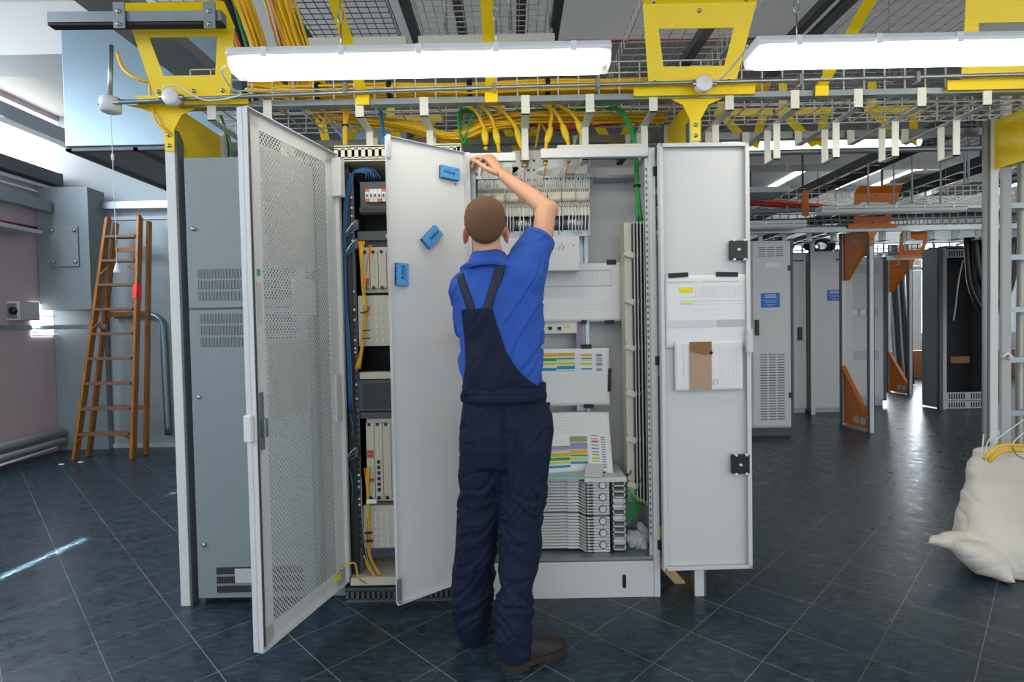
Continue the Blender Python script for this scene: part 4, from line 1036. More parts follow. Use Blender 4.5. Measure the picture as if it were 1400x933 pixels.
# ================================================================ PAPERS
def curl_sheet(name, P, W, Hh, k, lb, prints=(), tapes=(), bend=lambda u, v: 0, nx=24, nz=16, cat='paper sheet', t=.0006):
    """P(u,v,w): u 0..W right, v 0..H up, w towards the camera"""
    mb = MB(); vs = []; fs = []
    for j in range(nz+1):
        for i in range(nx+1):
            u, v = W*i/nx, Hh*j/nz; vs.append(P(u, v, bend(u/W, v/Hh)))
    for j in range(nz):
        for i in range(nx): a = j*(nx+1)+i; fs.append((a, a+1, a+nx+2, a+nx+1))
    mb.add(vs, fs, 0, True)
    mats = [k]
    for (u0, u1, v0, v1, pk) in prints:
        if pk not in mats: mats.append(pk)
        n = max(1, int((u1-u0)*nx)+1); row = []
        for i in range(n+1):
            u = u0+(u1-u0)*i/n
            row += [P(u*W, v0*Hh, bend(u, v0)+.0012), P(u*W, v1*Hh, bend(u, v1)+.0012)]
        mb.add(row, [(2*i, 2*i+2, 2*i+3, 2*i+1) for i in range(n)], mats.index(pk))
    mw = Matrix.Translation(P(W/2, 0, 0)); me = mb.mesh(name, mw.inverted())
    o = link(name, me, mats, None, mw); tag(o, lb, cat)
    so = o.modifiers.new('thickness', 'SOLIDIFY'); so.thickness = t
    for (u, v, w, h, a) in tapes:
        c = P(u*W, v*Hh, bend(min(1, max(0, u)), min(1, max(0, v)))+.003)
        ex = (P(1, 0, 0)-P(0, 0, 0)).normalized()
        R = Matrix.Rotation(math.atan2(ex.y, ex.x), 3, 'Z') @ Matrix.Rotation(a, 3, 'Y')
        MB().obox(c, w, .0015, h, R).build('tape', 'tape', o)
    return o
def flat(x, z, Y): return lambda u, v, w: Vector((x+u, Y-w, z+v))
# A: large drawing
pr = [(.0, .88, .86, .885, 'print_grey'), (0, .88, .60, .62, 'print_grey')] + [(.02+i*.047, .024+i*.047, .62, .86, 'print_light') for i in range(19)] + [(0, .88, .64+j*.035, .645+j*.035, 'print_light') for j in range(6)] + [(.88, .884, .6, .86, 'print_grey')]
pr += [(.08, .86, .20+j*.045, .206+j*.045, 'print_light') for j in range(4)] + [(.12, .20, .46, .465, 'print_grey'), (.2, .5, .42, .425, 'print_light')]
curl_sheet('drawing_sheet', flat(.10, 1.352, 2.93), .495, .31, 'paper', 'largest white drawing taped up in the main cabinet, with faint grey grid', pr,
           [(.28, 1.0, .055, .035, 0), (.88, 1.01, .05, .026, 0), (.58, -.01, .028, .022, .08), (.85, -.02, .052, .022, -.05)], lambda u, v: .006*math.sin(u*9)*(.3+.7*abs(v-.5))+.012*max(0, u-.85))
curl_sheet('paper_slip', flat(.10, 1.29, 2.94), .25, .10, 'paper_warm', 'small white slip with yellow marks under the largest drawing', [(.30, .42, .28, .38, 'p_hi'), (.70, .84, .30, .40, 'p_hi')], [(.42, .30, .02, .018, 0), (.62, .28, .02, .018, .1)])
def bars(x, segs, ys):
    out = []
    for (v1, v0, k) in ys:
        for (a, b, f) in segs: out.append((a, b, v0+f, v1+f, k))
    return out
pr = []
for (k, v1, v0) in (('p_ochre', .92, .86), ('p_green', .84, .78), ('p_yellow', .77, .71), ('p_blue', .67, .62)):
    pr += [(.10, .46, v0, v1, k), (.46, .78-.27, v0+.012, v1, k)]
pr = [(.05, .30, v0, v1, k) for k, v1, v0 in (('p_ochre', .925, .865), ('p_green', .84, .785), ('p_yellow', .765, .715), ('p_blue', .67, .615))]
pr += [(.305, .545, v0, v1, k) for k, v1, v0 in (('p_ochre', .925, .865), ('p_green', .84, .815), ('p_mint', .81, .79), ('p_yellow', .765, .715), ('p_blue', .695, .64), ('print_light', .63, .59))]
pr += [(.63, .77, v0, v1, k) for k, v1, v0 in (('p_ochre', .90, .86), ('p_green', .83, .81), ('p_mint', .80, .78), ('p_yellow', .745, .705), ('p_blue', .65, .625))]
pr += [(.83, .905, v0, v1, 'p_lilac') for v1, v0 in ((.90, .85), (.825, .80), (.785, .765), (.745, .69), (.645, .60))]
pr += [(.545, .63, v, v+.006, 'print_grey') for v in (.885, .82, .725, .64)] + [(.05, .545, v, v+.006, 'print_light') for v in (.50, .45)]
curl_sheet('colour_chart', flat(.115, .905, 2.92), .40, .305, 'paper', 'upper colour chart with yellow, green and blue bars', pr, [(.70, 1.03, .055, .022, 0), (1.0, .44, .018, .125, .04), (.14, .03, .052, .022, -.05), (.72, -.02, .052, .022, .05)], lambda u, v: .004*math.sin(u*7)+.012*max(0, u-.8))
# C: lower, leaning chart lying over the tray stack
pr = []
rows = (('p_olive', .50, .40), ('p_purple', .385, .27), ('p_ochre', .255, .185), ('p_green', .17, .14), ('p_mint', .135, .115), ('p_yellow', .105, .06), ('p_blue', .045, .0))
for k, v1, v0 in rows: pr.append((.50, .715, v0*.9+.14, v1*.9+.14, k))
for k, v1, v0 in (('p_green', .335, .32), ('p_purple', .315, .27), ('print_grey', .265, .235), ('p_ochre', .215, .145), ('p_green', .13, .075), ('p_yellow', .06, .015), ('p_blue', -.01, -.055)): pr.append((.24, .495, v0*.9+.14, v1*.9+.14, k))
for k, v1, v0 in (('p_ochre', .2, .13), ('print_grey', .11, .06), ('p_yellow', .04, .0), ('p_blue', -.03, -.055), ('p_red', .50, .485)): pr.append((.10, .235, v0*.9+.14, v1*.9+.14, k))
for i, k in enumerate(('p_lilac', 'p_lilac', 'p_red', 'p_olive', 'p_blue', 'p_purple', 'p_ochre', 'p_green', 'p_yellow', 'p_blue')): pr.append((.765, .85, .60-i*.053, .615-i*.053+(.012 if k in ('p_ochre', 'p_yellow', 'p_red') else 0), k))
for i in range(13): pr.append((.88, .93, .57-i*.04, .59-i*.04, 'p_lilac'))
pr += [(.2, .71, .66+j*.05, .663+j*.05, 'print_grey') for j in range(6)]
def lean(u, v, w): return Vector((.08+u, 2.905-w-.10*(1-v/.31), .572+v*.96))
curl_sheet('colour_chart', lean, .425, .31, 'paper', 'lower colour chart with purple and blue bars, curling over the tray stack', pr, [(.88, .0, .03, .012, -.3)], lambda u, v: .010*math.sin(u*8)+.03*max(0, u-.75)-.010*v)
o = MB().obox(at(858, 649, 2.80), .022, .03, .004, Matrix.Rotation(-.5, 3, 'Y')).obox(at(862, 645, 2.80), .004, .03, .016).build('binder_clip', 'black'); tag(o, 'small black clip standing on the corner of the tray stack', 'clip')
# sheets on the right leaf
def rdoor(x, z): return lambda u, v, w: Mr @ Vector((x+u, -.012-w, z+v))
pr = [(.03, .95, .895, .90, 'print_light'), (.03, .35, .90, .912, 'print_grey'), (.45, .88, .90, .912, 'print_grey'), (.17, .33, .755, .83, 'p_hi'), (.18, .33, .60, .62, 'p_hi'), (.17, .95, .595, .60, 'print_light'), (.17, .95, .64, .645, 'print_grey')]
pr += [(.36+i*.03, .364+i*.03, .70, .85, 'print_light') for i in range(20)] + [(.03, .60, .28, .38, 'print_light'), (.61, .95, .28, .38, 'print_grey'), (.17, .95, .70, .703, 'print_light'), (.35, .6, .52, .525, 'print_light'), (.5, .8, .45, .455, 'print_light')]
curl_sheet('drawing_sheet', rdoor(.025, 1.215), .40, .345, 'paper', 'white drawing with a yellow highlighted cell taped to the right door', pr, [(.16, 1.0, .095, .022, -.05), (.74, 1.0, .105, .022, .03)])
pr = [(.02, .03, .1, .9, 'print_light'), (.12, .13, .2, .95, 'print_light'), (.55, .63, .12, .22, 'print_grey'), (.57, .61, .14, .20, 'paper')] + [(.66+i*.04, .664+i*.04, .1, .9, 'print_light') for i in range(8)]
d = curl_sheet('document_sleeve', rdoor(.065, 1.012), .325, .235, 'paper', 'clear document pocket with a brown envelope hung on the right door', pr, (), lambda u, v: .012+.003*math.sin(u*5))
P = rdoor(.065, 1.012)
MB().add([P(.068, .005, .020), P(.172, .005, .020), P(.172, .232, .020), P(.068, .232, .020)], [(0, 1, 2, 3)]).add([P(.068, .232, .022), P(.172, .232, .022), P(.172, .17, .024), (P(.12, .175, .024)), P(.068, .19, .022)], [(0, 1, 2, 3, 4)], 1).build('envelope', ['kraft', 'cardboard'], d)
MB().lathe([(.004, -.03), (.008, -.024)], P(.17, .18, 0), 'y', 12).build('button', 'black', d)

# ================================================================ THINGS ON THE FLOOR BY THE MAIN CABINET
t = thing('hand_brush', (.76, 2.9, 0), 'wooden hand brush leaning behind the open right door', 'brush')
R = Matrix.Rotation(-.55, 3, 'Y')
MB().obox(at(922, 789, 2.80), .045, .05, .22, Matrix.Rotation(-.72, 3, 'Y')).build('handle', 'wood_pale', t, bevel=.008)
MB().obox(at(935, 799, 2.84), .05, .045, .14, Matrix.Rotation(-.72, 3, 'Y')).build('bristles', 'bristle', t, bevel=.004)
t = thing('dustpan', (.83, 3.0, 0), 'yellow dustpan standing behind the wooden brush', 'dustpan')
MB().obox((.86, 2.92, .14), .10, .01, .26, Matrix.Rotation(-.5, 3, 'Y')).obox((.91, 2.90, .14), .012, .05, .24, Matrix.Rotation(-.5, 3, 'Y')).build('pan', 'yellow', t, bevel=.003)

# white sack at the right edge
def sack():
    """woven sack slumped on the floor; a flattened pillow with a pulled-out corner"""
    mb = MB()
    rings = []
    for z, cx, cy, rx, ry in ((0, 2.86, 2.87, .41, .17), (.08, 2.84, 2.88, .455, .19), (.16, 2.83, 2.89, .455, .185), (.24, 2.84, 2.91, .445, .14), (.32, 2.86, 2.93, .44, .11), (.42, 2.885, 2.95, .435, .085), (.52, 2.91, 2.97, .43, .06), (.62, 2.95, 2.985, .43, .04)):
        rings.append(((cx, cy, z), rx, ry))
    mb.loft(rings, 44, p=3.4)
    mb.tube([at(1263, 745, 2.86), at(1275, 739, 2.86), at(1290, 738, 2.86), at(1305, 740, 2.87), at(1325, 742, 2.88)], .02, 14, rfn=lambda t: .007+.062*t**.8)
    mb.ell(at(1306, 741, 2.86), .15, .06, .05, Matrix.Rotation(.10, 3, 'Y')); mb.ell(at(1345, 765, 2.78), .17, .09, .075, Matrix.Rotation(.5, 3, 'Y'))
    mb.tube([at(1391, 798, 2.66), at(1378, 790, 2.70), at(1350, 772, 2.80)], .02, 12, rfn=lambda t: .010+.05*t)
    me = remeshed(mb, .012, 14)
    def fold(co, n):
        c1 = abs(noise.noise(Vector((co.x*4+co.z*3, co.y*4, co.z*7-co.x*3)))); cr_ = -.006*math.exp(-(c1/.05)**2)
        a = .009*(abs(noise.noise(Vector((co.x*3+co.z*2, co.y*3, co.z*9))))*2-.5)
        b = .007*noise.noise(Vector((co.x*11, co.y*9, co.z*14)))
        return (a+b+cr_)*(1 if co.z > .03 else .2)
    displaced(me, fold)
    for v in me.vertices: v.co.z = max(v.co.z, .003)
    mw = Matrix.Translation((2.85, 2.85, 0))
    me.transform(mw.inverted())
    o = link('sack', me, 'sack', None, mw); tag(o, 'white woven sack slumped on the floor at the right edge, full of offcuts', 'sack')
    return o
sack()
for i, (pts, k, r) in enumerate((([at(1345, 628, 2.85), at(1365, 611, 2.84), at(1385, 609, 2.84), at(1420, 612, 2.85)], 'cable_yellow', .009), ([at(1352, 632, 2.85), at(1368, 618, 2.83), at(1388, 616, 2.83), at(1420, 619, 2.85)], 'cable_yellow', .009),
        ([at(1346, 630, 2.86), at(1350, 606, 2.86), at(1364, 590, 2.85), at(1366, 596, 2.85)], 'cable_white', .003), ([at(1350, 632, 2.86), at(1360, 606, 2.85), at(1372, 594, 2.85), at(1400, 574, 2.84)], 'cable_white', .003),
        ([at(1340, 625, 2.86), at(1343, 612, 2.86), at(1345, 594, 2.87)], 'cable_white', .003), ([at(1380, 625, 2.84), at(1386, 605, 2.84), at(1400, 592, 2.84)], 'cable_white', .003), ([at(1384, 612, 2.82), at(1390, 622, 2.82), at(1400, 628, 2.82)], 'cable_green', .003))):
    cable(pts, r, k, 'cable_offcut', ['thick yellow cable arching out of the sack, upper one', 'thick yellow cable arching out of the sack, lower one', 'short white wire sticking up from the sack corner', 'long white wire curving right above the sack',
        'straight white wire end at the left corner of the sack', 'white wire rising at the right edge above the sack', 'thin green wire hanging over the sack edge'][i])

# ================================================================ OVERHEAD CABLES OF THE YELLOW ROW
def bundle(lb, pts, n, r, spread, k='cable_yellow', name='cable_bundle', ties=(), alt=None, seg=6):
    t = thing(name, pts[0], lb, 'cable bundle')
    for i in range(n):
        off = [Vector((random.uniform(-1, 1)*spread*.3, random.uniform(-1, 1)*spread, random.uniform(-1, 1)*spread*.6)) for _ in pts]
        base = Vector((random.uniform(-1, 1)*spread, random.uniform(-1, 1)*spread, random.uniform(-1, 1)*spread*.7))
        kk = (alt[i % len(alt)] if alt else k)
        cable([Vector(p)+o*.5+base for p, o in zip(pts, off)], r, kk, 'cable', None, parent=t, n=6, seg=seg)
    for x, y, z in ties:
        MB().lathe([(spread*1.25, 0), (spread*1.35, .004), (spread*1.35, .02), (spread*1.25, .024)], (x, y, z), 'x', 14).build('tie', 'black', t)
    return t
zc = 2.53
bundle('thick yellow cable bundle lying along the wire basket under the long light', [(-1.27, 2.80, 2.56), (-1.12, 2.79, 2.54), (-.95, 2.79, 2.53), (-.6, 2.79, zc), (-.2, 2.79, zc), (.2, 2.79, zc), (.6, 2.79, zc), (1.0, 2.80, zc), (1.3, 2.82, zc)], 34, .0075, .036, ties=[(-.96, 2.79, 2.53), (-.60, 2.79, 2.53), (-.20, 2.79, 2.53), (.19, 2.79, 2.53)])
bundle('yellow cable bundle climbing from the basket at left, above the perforated door', [(-.95, 2.83, 2.49), (-1.10, 2.83, 2.52), (-1.20, 2.82, 2.62), (-1.24, 2.75, 2.80), (-1.26, 2.6, 2.98), (-1.27, 2.5, 3.15)], 20, .0085, .034, alt=['cable_yellow', 'cable_yellow', 'p_ochre'])
bundle('wide yellow cable bundle curving down over the long light at upper left', [(-.95, 2.95, 2.50), (-1.02, 2.95, 2.60), (-1.08, 2.9, 2.75), (-1.12, 2.8, 2.95), (-1.15, 2.7, 3.15)], 26, .0085, .05, alt=['cable_yellow', 'p_ochre', 'cable_yellow', 'cable_yellow', 'cable_orange'])
bundle('thick black cables rising at the left end of the wire basket', [(-1.38, 2.95, 2.48), (-1.34, 2.9, 2.65), (-1.36, 2.8, 2.85), (-1.42, 2.7, 3.1)], 4, .012, .03, alt=['cable_black', 'cable_black', 'steel_dark'])
bundle('green cables rising beside the black ones at upper left', [(-1.24, 2.9, 2.48), (-1.28, 2.85, 2.6), (-1.30, 2.8, 2.75), (-1.33, 2.7, 3.0)], 3, .008, .018, k='cable_green')
bundle('orange cables rising at upper left beside the yellow gantry', [(-1.15, 2.88, 2.46), (-1.27, 2.82, 2.55), (-1.33, 2.75, 2.75), (-1.40, 2.65, 3.0)], 4, .007, .02, alt=['cable_orange', 'p_ochre'])
bundle('pale and orange cables at the top left corner of the wire basket', [(-1.02, 3.05, 2.50), (-1.14, 3.05, 2.62), (-1.20, 3.0, 2.85), (-1.25, 2.95, 3.1)], 6, .007, .03, alt=['cable_orange', 'cable_pale', 'cable_yellow'])
bundle('flat yellow cable bundle sagging below the rail, left of the terminal cabinet', [at(452, 158, 3.0), at(500, 166, 2.95), at(560, 172, 2.92), (-.28, 2.9, 2.33), (-.1, 2.88, 2.38), (.05, 2.9, 2.40)], 16, .007, .026, alt=['cable_yellow', 'p_ochre'])
bundle('yellow cable bundle passing below the wire basket to the right', [(-.28, 2.95, 2.35), (-.05, 2.9, 2.42), (.25, 2.9, 2.43), (.6, 2.95, 2.44), (.85, 3.0, 2.45)], 14, .007, .026, alt=['cable_yellow', 'p_ochre'])
bundle('red and orange cables on the basket above the terminal cabinet', [(.1, 3.0, 2.43), (.3, 3.0, 2.40), (.45, 3.0, 2.42), (.7, 3.05, 2.46)], 4, .005, .015, alt=['cable_orange', 'cable_red'])
bundle('blue cables hanging behind the free edge of the door with erasers', [at(521, 143, 2.9), at(523, 160, 2.85), at(526, 180, 2.8), at(524, 200, 2.8)], 4, .006, .012, k='cable_blue')
bundle('blue and grey cables hanging above the perforated door', [at(370, 148, 3.0), at(366, 162, 2.95), at(362, 180, 2.9), at(360, 215, 2.9)], 5, .007, .015, alt=['cable_blue', 'cable_grey', 'cable_navy'])
bundle('red green and yellow cables beside the rear of the left yellow gantry', [at(300, 160, 2.9), at(309, 185, 2.85), at(313, 200, 2.85), at(315, 225, 2.85)], 4, .006, .014, alt=['cable_green', 'cable_orange', 'cable_black'])
# yellow drops with sleeves into the main cabinet
drops = [('first yellow drop cable from the left, entering the main cabinet', [(637, 144), (652, 154), (660, 172)], (662, 176), (664, 198), [(664, 205)]),
 ('second yellow drop cable from the left, beside the first', [(655, 143), (670, 158), (677, 176)], (677, 177), (681, 198), [(683, 215)]),
 ('third yellow drop cable, bending far left of the white strip', [(655, 141), (683, 148), (704, 172)], (706, 176), (714, 203), [(716, 215), (718, 228)]),
 ('fourth yellow drop cable, right of the white strip', [(738, 140), (754, 152), (752, 172)], (753, 175), (747, 196), [(746, 210), (746, 226)]),
 ('fifth yellow drop cable, second from the right', [(745, 140), (760, 155), (768, 168)], (769, 171), (776, 193), [(778, 205), (778, 222)]),
 ('sixth yellow drop cable, rightmost one', [(752, 139), (778, 152), (788, 163)], (789, 165), (798, 188), [(802, 205), (803, 222)])]
for lb, up, s0, s1, dn in drops:
    Yd = 2.84
    t = thing('drop_cable', at(*up[0], Yd), lb, 'cable', 'yellow drop cables over the main cabinet')
    pts = [at(up[0][0]-14, up[0][1]-1, Yd)] + [at(*p, Yd) for p in up+[s0, s1]+dn]
    MB().tube(cr(pts, 6), .0095, 10).build('cable', 'cable_yellow', t)
    a, b = at(*s0, Yd), at(*s1, Yd); L3 = [a.lerp(b, i/8) for i in range(9)]
    MB().tube(L3, .018, 14, rfn=lambda q: .010+.0085*math.sin(PI*min(1, max(0, q*.9+.08)))).build('sleeve', 'sleeve_yellow', t)
    e = at(*dn[-1], Yd)
    MB().lathe([(.012, 0), (.012, .008)], e+Vector((0, 0, .015)), 'z', 10).build('tie', 'black', t)
# thin yellow leads behind the white strip
cable([at(728, 158, 2.95), at(737, 168, 2.95), at(735, 185, 2.95), at(732, 204, 2.95)], .007, 'p_ochre', 'yellow_lead', 'thin yellow lead just right of the middle white strip')
cable([at(733, 158, 2.97), at(742, 172, 2.97), at(748, 183, 2.97)], .007, 'p_ochre', 'yellow_lead', 'thin yellow lead behind the fourth drop cable')
# green cables
t = thing('green_cable_bundle', at(640, 190, 2.9), 'green cable loop standing above the left end of the main cabinet', 'cable bundle')
for i in range(3):
    d = Vector((0, .012*i, 0))
    cable([at(633+i, 197, 2.86)+d, at(627+i, 172, 2.86)+d, at(627+i*2, 155, 2.86)+d, at(636, 149+i, 2.86)+d, at(647-i, 152+i, 2.86)+d, at(642-i, 170, 2.86)+d, at(634+i, 197, 2.86)+d], .006, 'cable_green', 'cable', None, parent=t)
t = thing('green_cable_bundle', at(780, 150, 2.9), 'long green cable bundle bending down through the main cabinet to the fibre guide', 'cable bundle')
for i in range(4):
    d = Vector((.008*(i % 2)-.004, .008*(i//2), .007*(i % 2)))
    cable([Vector(p)+d for p in [at(705, 152, 2.98), at(740, 152, 2.95), at(780, 150, 2.92), at(820, 146, 2.88), at(845, 150, 2.86), at(858, 166, 2.84), at(866, 188, 2.82), at(868+i, 215, 2.80), at(871, 255, 2.79), at(873+i*1.5, 303, 2.79)]], .0065, 'cable_green', 'cable', None, parent=t)
MB().lathe([(.018, 0), (.018, .012)], at(871, 256, 2.795), 'z', 12).build('tie', 'black', t)
cable([at(661, 150, 2.98), at(668, 165, 2.96), at(674, 185, 2.94), at(675, 200, 2.94)], .007, 'cable_green', 'green_cable', 'single green cable between the first two yellow drop cables')

# ================================================================ SECOND ROW: grey cabinets and dark rack
def louvres(parent, x0, x1, z0, z1, y, n, cols=1, k='rack_grey'):
    mb = MB(); w = (x1-x0)/cols
    for c in range(cols):
        for i in range(n):
            z = z0+(z1-z0)*i/n; mb.box(x0+c*w+.01, x0+(c+1)*w-.01, y-.004, y, z, z+(z1-z0)/n*.32)
    return mb.build('louvre', k, parent)
t = thing('tall_cabinet', (2.95, 6.6, 0), 'light grey cabinet with blue sticker and three columns of vent slots, nearest behind right door', 'cabinet')
MB().box(2.55, 3.25, 6.36, 6.95, .10, 2.27).build('body', 'cabinet_inside', t, bevel=.004)
MB().box(2.57, 3.24, 6.38, 6.93, 0, .10).build('plinth', 'rack_grey', t); MB().box(3.235, 3.262, 6.35, 6.95, .1, 2.29).build('side_edge', 'steel_dark', t)
d = MB().box(2.79, 3.225, 6.345, 6.36, .12, 2.24).build('door', 'cabinet', t, bevel=.003)
louvres(d, 2.85, 3.15, 2.09, 2.21, 6.345, 5, 3); louvres(d, 2.86, 3.16, .20, .98, 6.345, 26, 3)
MB().box(2.93, 3.11, 6.339, 6.345, 1.96, 2.02).build('name_plate', 'label_white', d)
MB().box(2.81, 2.85, 6.31, 6.345, 1.18, 1.36).build('handle', 'black', d, bevel=.006)
for z in (.45, 1.92): MB().box(3.20, 3.235, 6.33, 6.345, z, z+.06).build('hinge', 'black', d)
def sticker(x0, x1, z0, z1, y, parent):
    s = MB().box(x0, x1, y-.003, y, z0, z1); w, h = x1-x0, z1-z0
    for (a, b, c, e) in ((.2, .8, .82, .92), (.18, .82, .66, .78), (.08, .92, .46, .50), (.2, .8, .36, .40), (.2, .78, .18, .21), (.35, .65, .11, .14)): s.box(x0+w*a, x0+w*b, y-.004, y-.003, z0+h*c, z0+h*e, m=1)
    return s.build('sticker', ['sign_blue', 'sign_print'], parent)
sticker(2.885, 3.10, 1.50, 1.665, 6.345, d)
Y2 = 7.95
t = thing('tall_cabinet', (4.17, 8.2, 0), 'narrow visible grey cabinet left of the thin white post', 'cabinet')
MB().box(3.72, 4.27, Y2+.01, Y2+.55, .06, 2.33).build('body', 'cabinet_inside', t, bevel=.004); MB().box(3.73, 4.26, Y2+.03, Y2+.5, 0, .06).build('plinth', 'wall_light', t)
d = MB().box(3.74, 4.26, Y2, Y2+.01, .08, 2.31).build('door', 'cabinet', t); louvres(d, 3.80, 4.24, .15, .72, Y2, 14, 1, 'print_light')
MB().box(4.14, 4.20, Y2-.03, Y2, 1.06, 1.25).build('handle', 'black', d, bevel=.006); sticker(3.9, 4.08, 1.62, 1.78, Y2, d)
MB().box(4.0, 4.23, Y2-.003, Y2, 2.2, 2.22).build('slot', 'rack_grey', d)
t = thing('tall_cabinet', (4.6, 8.2, 0), 'grey cabinet with a blue sticker cut by the orange gantry post', 'cabinet')
MB().box(4.34, 4.95, Y2+.01, Y2+.55, .06, 2.34).build('body', 'cabinet_inside', t, bevel=.004); MB().box(4.35, 4.94, Y2+.03, Y2+.5, 0, .06).build('plinth', 'wall_light', t)
d = MB().box(4.35, 4.94, Y2, Y2+.01, .08, 2.32).build('door', 'cabinet', t); louvres(d, 4.40, 4.90, .15, .74, Y2, 15, 1, 'print_light')
sticker(4.57, 4.78, 1.62, 1.78, Y2, d); MB().box(4.70, 4.80, Y2-.003, Y2, 2.2, 2.23).build('slot', 'rack_grey', d)
MB().box(4.40, 4.65, Y2-.003, Y2, 2.19, 2.205).build('slot', 'print_light', d)
t = thing('tall_cabinet', (5.4, 8.8, 0), 'grey cabinet with dark grille bands, standing behind the orange gantry', 'cabinet')
Y3 = 8.5
MB().box(5.05, 5.76, Y3, Y3+.6, .10, 2.28).build('body', 'cabinet', t, bevel=.004); MB().box(5.07, 5.76, Y3+.02, Y3+.6, 0, .1).build('plinth', 'wall_light', t)
d = MB().box(5.10, 5.72, Y3-.01, Y3, .10, 2.24).build('door', 'cabinet', t)
for z0, z1 in ((2.05, 2.20), (1.40, 1.52), (.72, .86), (.02, .16)): MB().box(5.26, 5.68, Y3-.014, Y3-.01, z0, z1).build('grille', 'print_grey', d)
for x in (5.27, 5.40): MB().box(x, x+.07, Y3-.018, Y3-.014, 1.41, 1.5).build('tag_plate', 'label_white', d)
MB().box(5.20, 5.25, Y3-.04, Y3-.01, .98, 1.18).build('handle', 'black', d, bevel=.006)
MB().box(5.76, 5.80, Y3-.01, Y3+.6, .08, 2.3).build('side_panel', 'steel_dark', t)
# dark open rack
t = thing('open_rack', (6.65, 8.3, 0), 'empty dark open rack standing right of the far orange gantry', 'rack')
MB().box(6.26, 6.30, 8.05, 8.37, .02, 2.36).build('side_panel', 'panel_grey', t); MB().box(6.98, 7.02, 8.05, 8.37, .02, 2.36).build('side_panel', 'rack_grey', t)
MB().box(6.24, 6.29, 8.0, 8.05, 0, 2.38).build('upright', 'steel_dark', t); MB().box(6.29, 6.36, 8.02, 8.06, 0, 2.36).build('upright', 'print_grey', t); MB().box(6.96, 7.02, 8.0, 8.05, 0, 2.38).build('upright', 'steel_dark', t)
MB().box(6.30, 7.0, 8.33, 8.37, .1, 2.36).build('back_panel', 'cavity', t); MB().box(6.3, 7.0, 8.05, 8.33, .12, .14).build('base_plate', 'cavity', t)
for nm, z0, z1 in (('head_grille', 2.22, 2.34), ('foot_grille', .13, .25), ('foot_grille', .01, .12)):
    g = MB().box(6.36, 6.97, 8.02, 8.03, z0, z1)
    for i in range(16):
        if nm == 'foot_grille' and i in (7, 8): continue
        g.box(6.39+i*.036, 6.405+i*.036, 8.015, 8.02, z0+.02, z1-.02, m=1)
    g.build(nm, ['print_grey', 'cavity'], t)
MB().box(6.30, 7.0, 8.0, 8.37, 2.36, 2.39).build('top_panel', 'steel_dark', t)
MB().obox((6.62, 8.2, .72), .28, .2, .10).build('shelf_box', 'cardboard', t)
o = MB().tube(cr([(6.74, 8.2, 2.2), (6.66, 8.18, 1.9), (6.63, 8.2, 1.5), (6.64, 8.25, 1.3)], 6), .012, 8).build('pale_cable', 'cable_white'); tag(o, 'pale curved cable hanging in the dark open rack', 'cable')
# drapes of dark cable
t = thing('cable_drape', (6.5, 7.3, 1.5), 'heavy loops of dark cable hanging between the two right hand posts', 'cable drape')
for i in range(22):
    f = i/21; y = 7.0+random.uniform(0, .25); ins = .42*(1-f)
    a, b = at(1322+18*(1-f)+random.uniform(-3, 3), 325, y), at(1392-22*(1-f), 325, y)
    bot = at(1352+8*(1-f), 432-80*(1-f)*random.uniform(.6, 1), y)
    MB().tube(cr([a, a.lerp(bot, .55)+Vector((-.10*(f), 0, -.12)), bot, b.lerp(bot, .55)+Vector((.10*f, 0, -.12)), b], 6), .035, 8).build('cable', 'cable_black' if i % 3 else 'rack_grey', t)
t = thing('cable_drape', (10, 11.0, 1.5), 'dark cables hanging straight down beside the far bright window', 'cable drape')
for i in range(10):
    x = 1216+i*2.6
    MB().tube(cr([at(x, 335, 11), at(x+random.uniform(-2, 3), 390, 11), at(x+4, 450, 11), at(x+8+random.uniform(-2, 3), 525, 11)], 5), .035, 7).build('cable', 'cable_black' if i % 4 else 'cable_grey', t)
# vertical cable ladder at the right edge
t = thing('cable_ladder', (3.3, 3.6, 0), 'upright cable ladder with a grey cable bundle at the right edge', 'cable ladder')
a = at(1375, 232, 3.6); 
MB().box(a.x-.038, a.x+.022, 3.58, 3.60, 0, 2.9).build('upright', 'print_grey', t, bevel=.002); MB().box(a.x+.022, a.x+.04, 3.60, 3.66, 0, 2.9).build('upright_side', 'wall_light', t)
for py in (351, 423, 492, 565, 280): c = at(1390, py, 3.6); MB().box(a.x+.03, a.x+.30, 3.61, 3.63, c.z-.02, c.z+.015).build('rung', 'galv', t)
c = at(1394, 300, 3.68)
for i in range(12): MB().tube(cr([(c.x+.01*(i % 6), c.y+.012*(i//6), 2.8), (c.x+.01*(i % 6)+.003, c.y+.012*(i//6), 1.8), (c.x+.01*(i % 6)-.003, c.y+.012*(i//6), .9), (c.x+.01*(i % 6), c.y+.012*(i//6), 0.05)], 4), .008, 6).build('cable', 'cable_pale' if i % 3 else 'cable_grey', t)
MB().tube([at(1370, 489, 3.57), at(1377, 483, 3.56), at(1383, 488, 3.57), at(1378, 491, 3.57)], .012, 8).build('cable_tie', 'label_white', t)
o = MB().tube([(2.655, 3.08, 2.4), (2.655, 3.08, .1)], .011, 8).build('post_cable', 'cable_grey'); tag(o, 'grey cable strapped down the left face of the third yellow gantry post', 'cable')

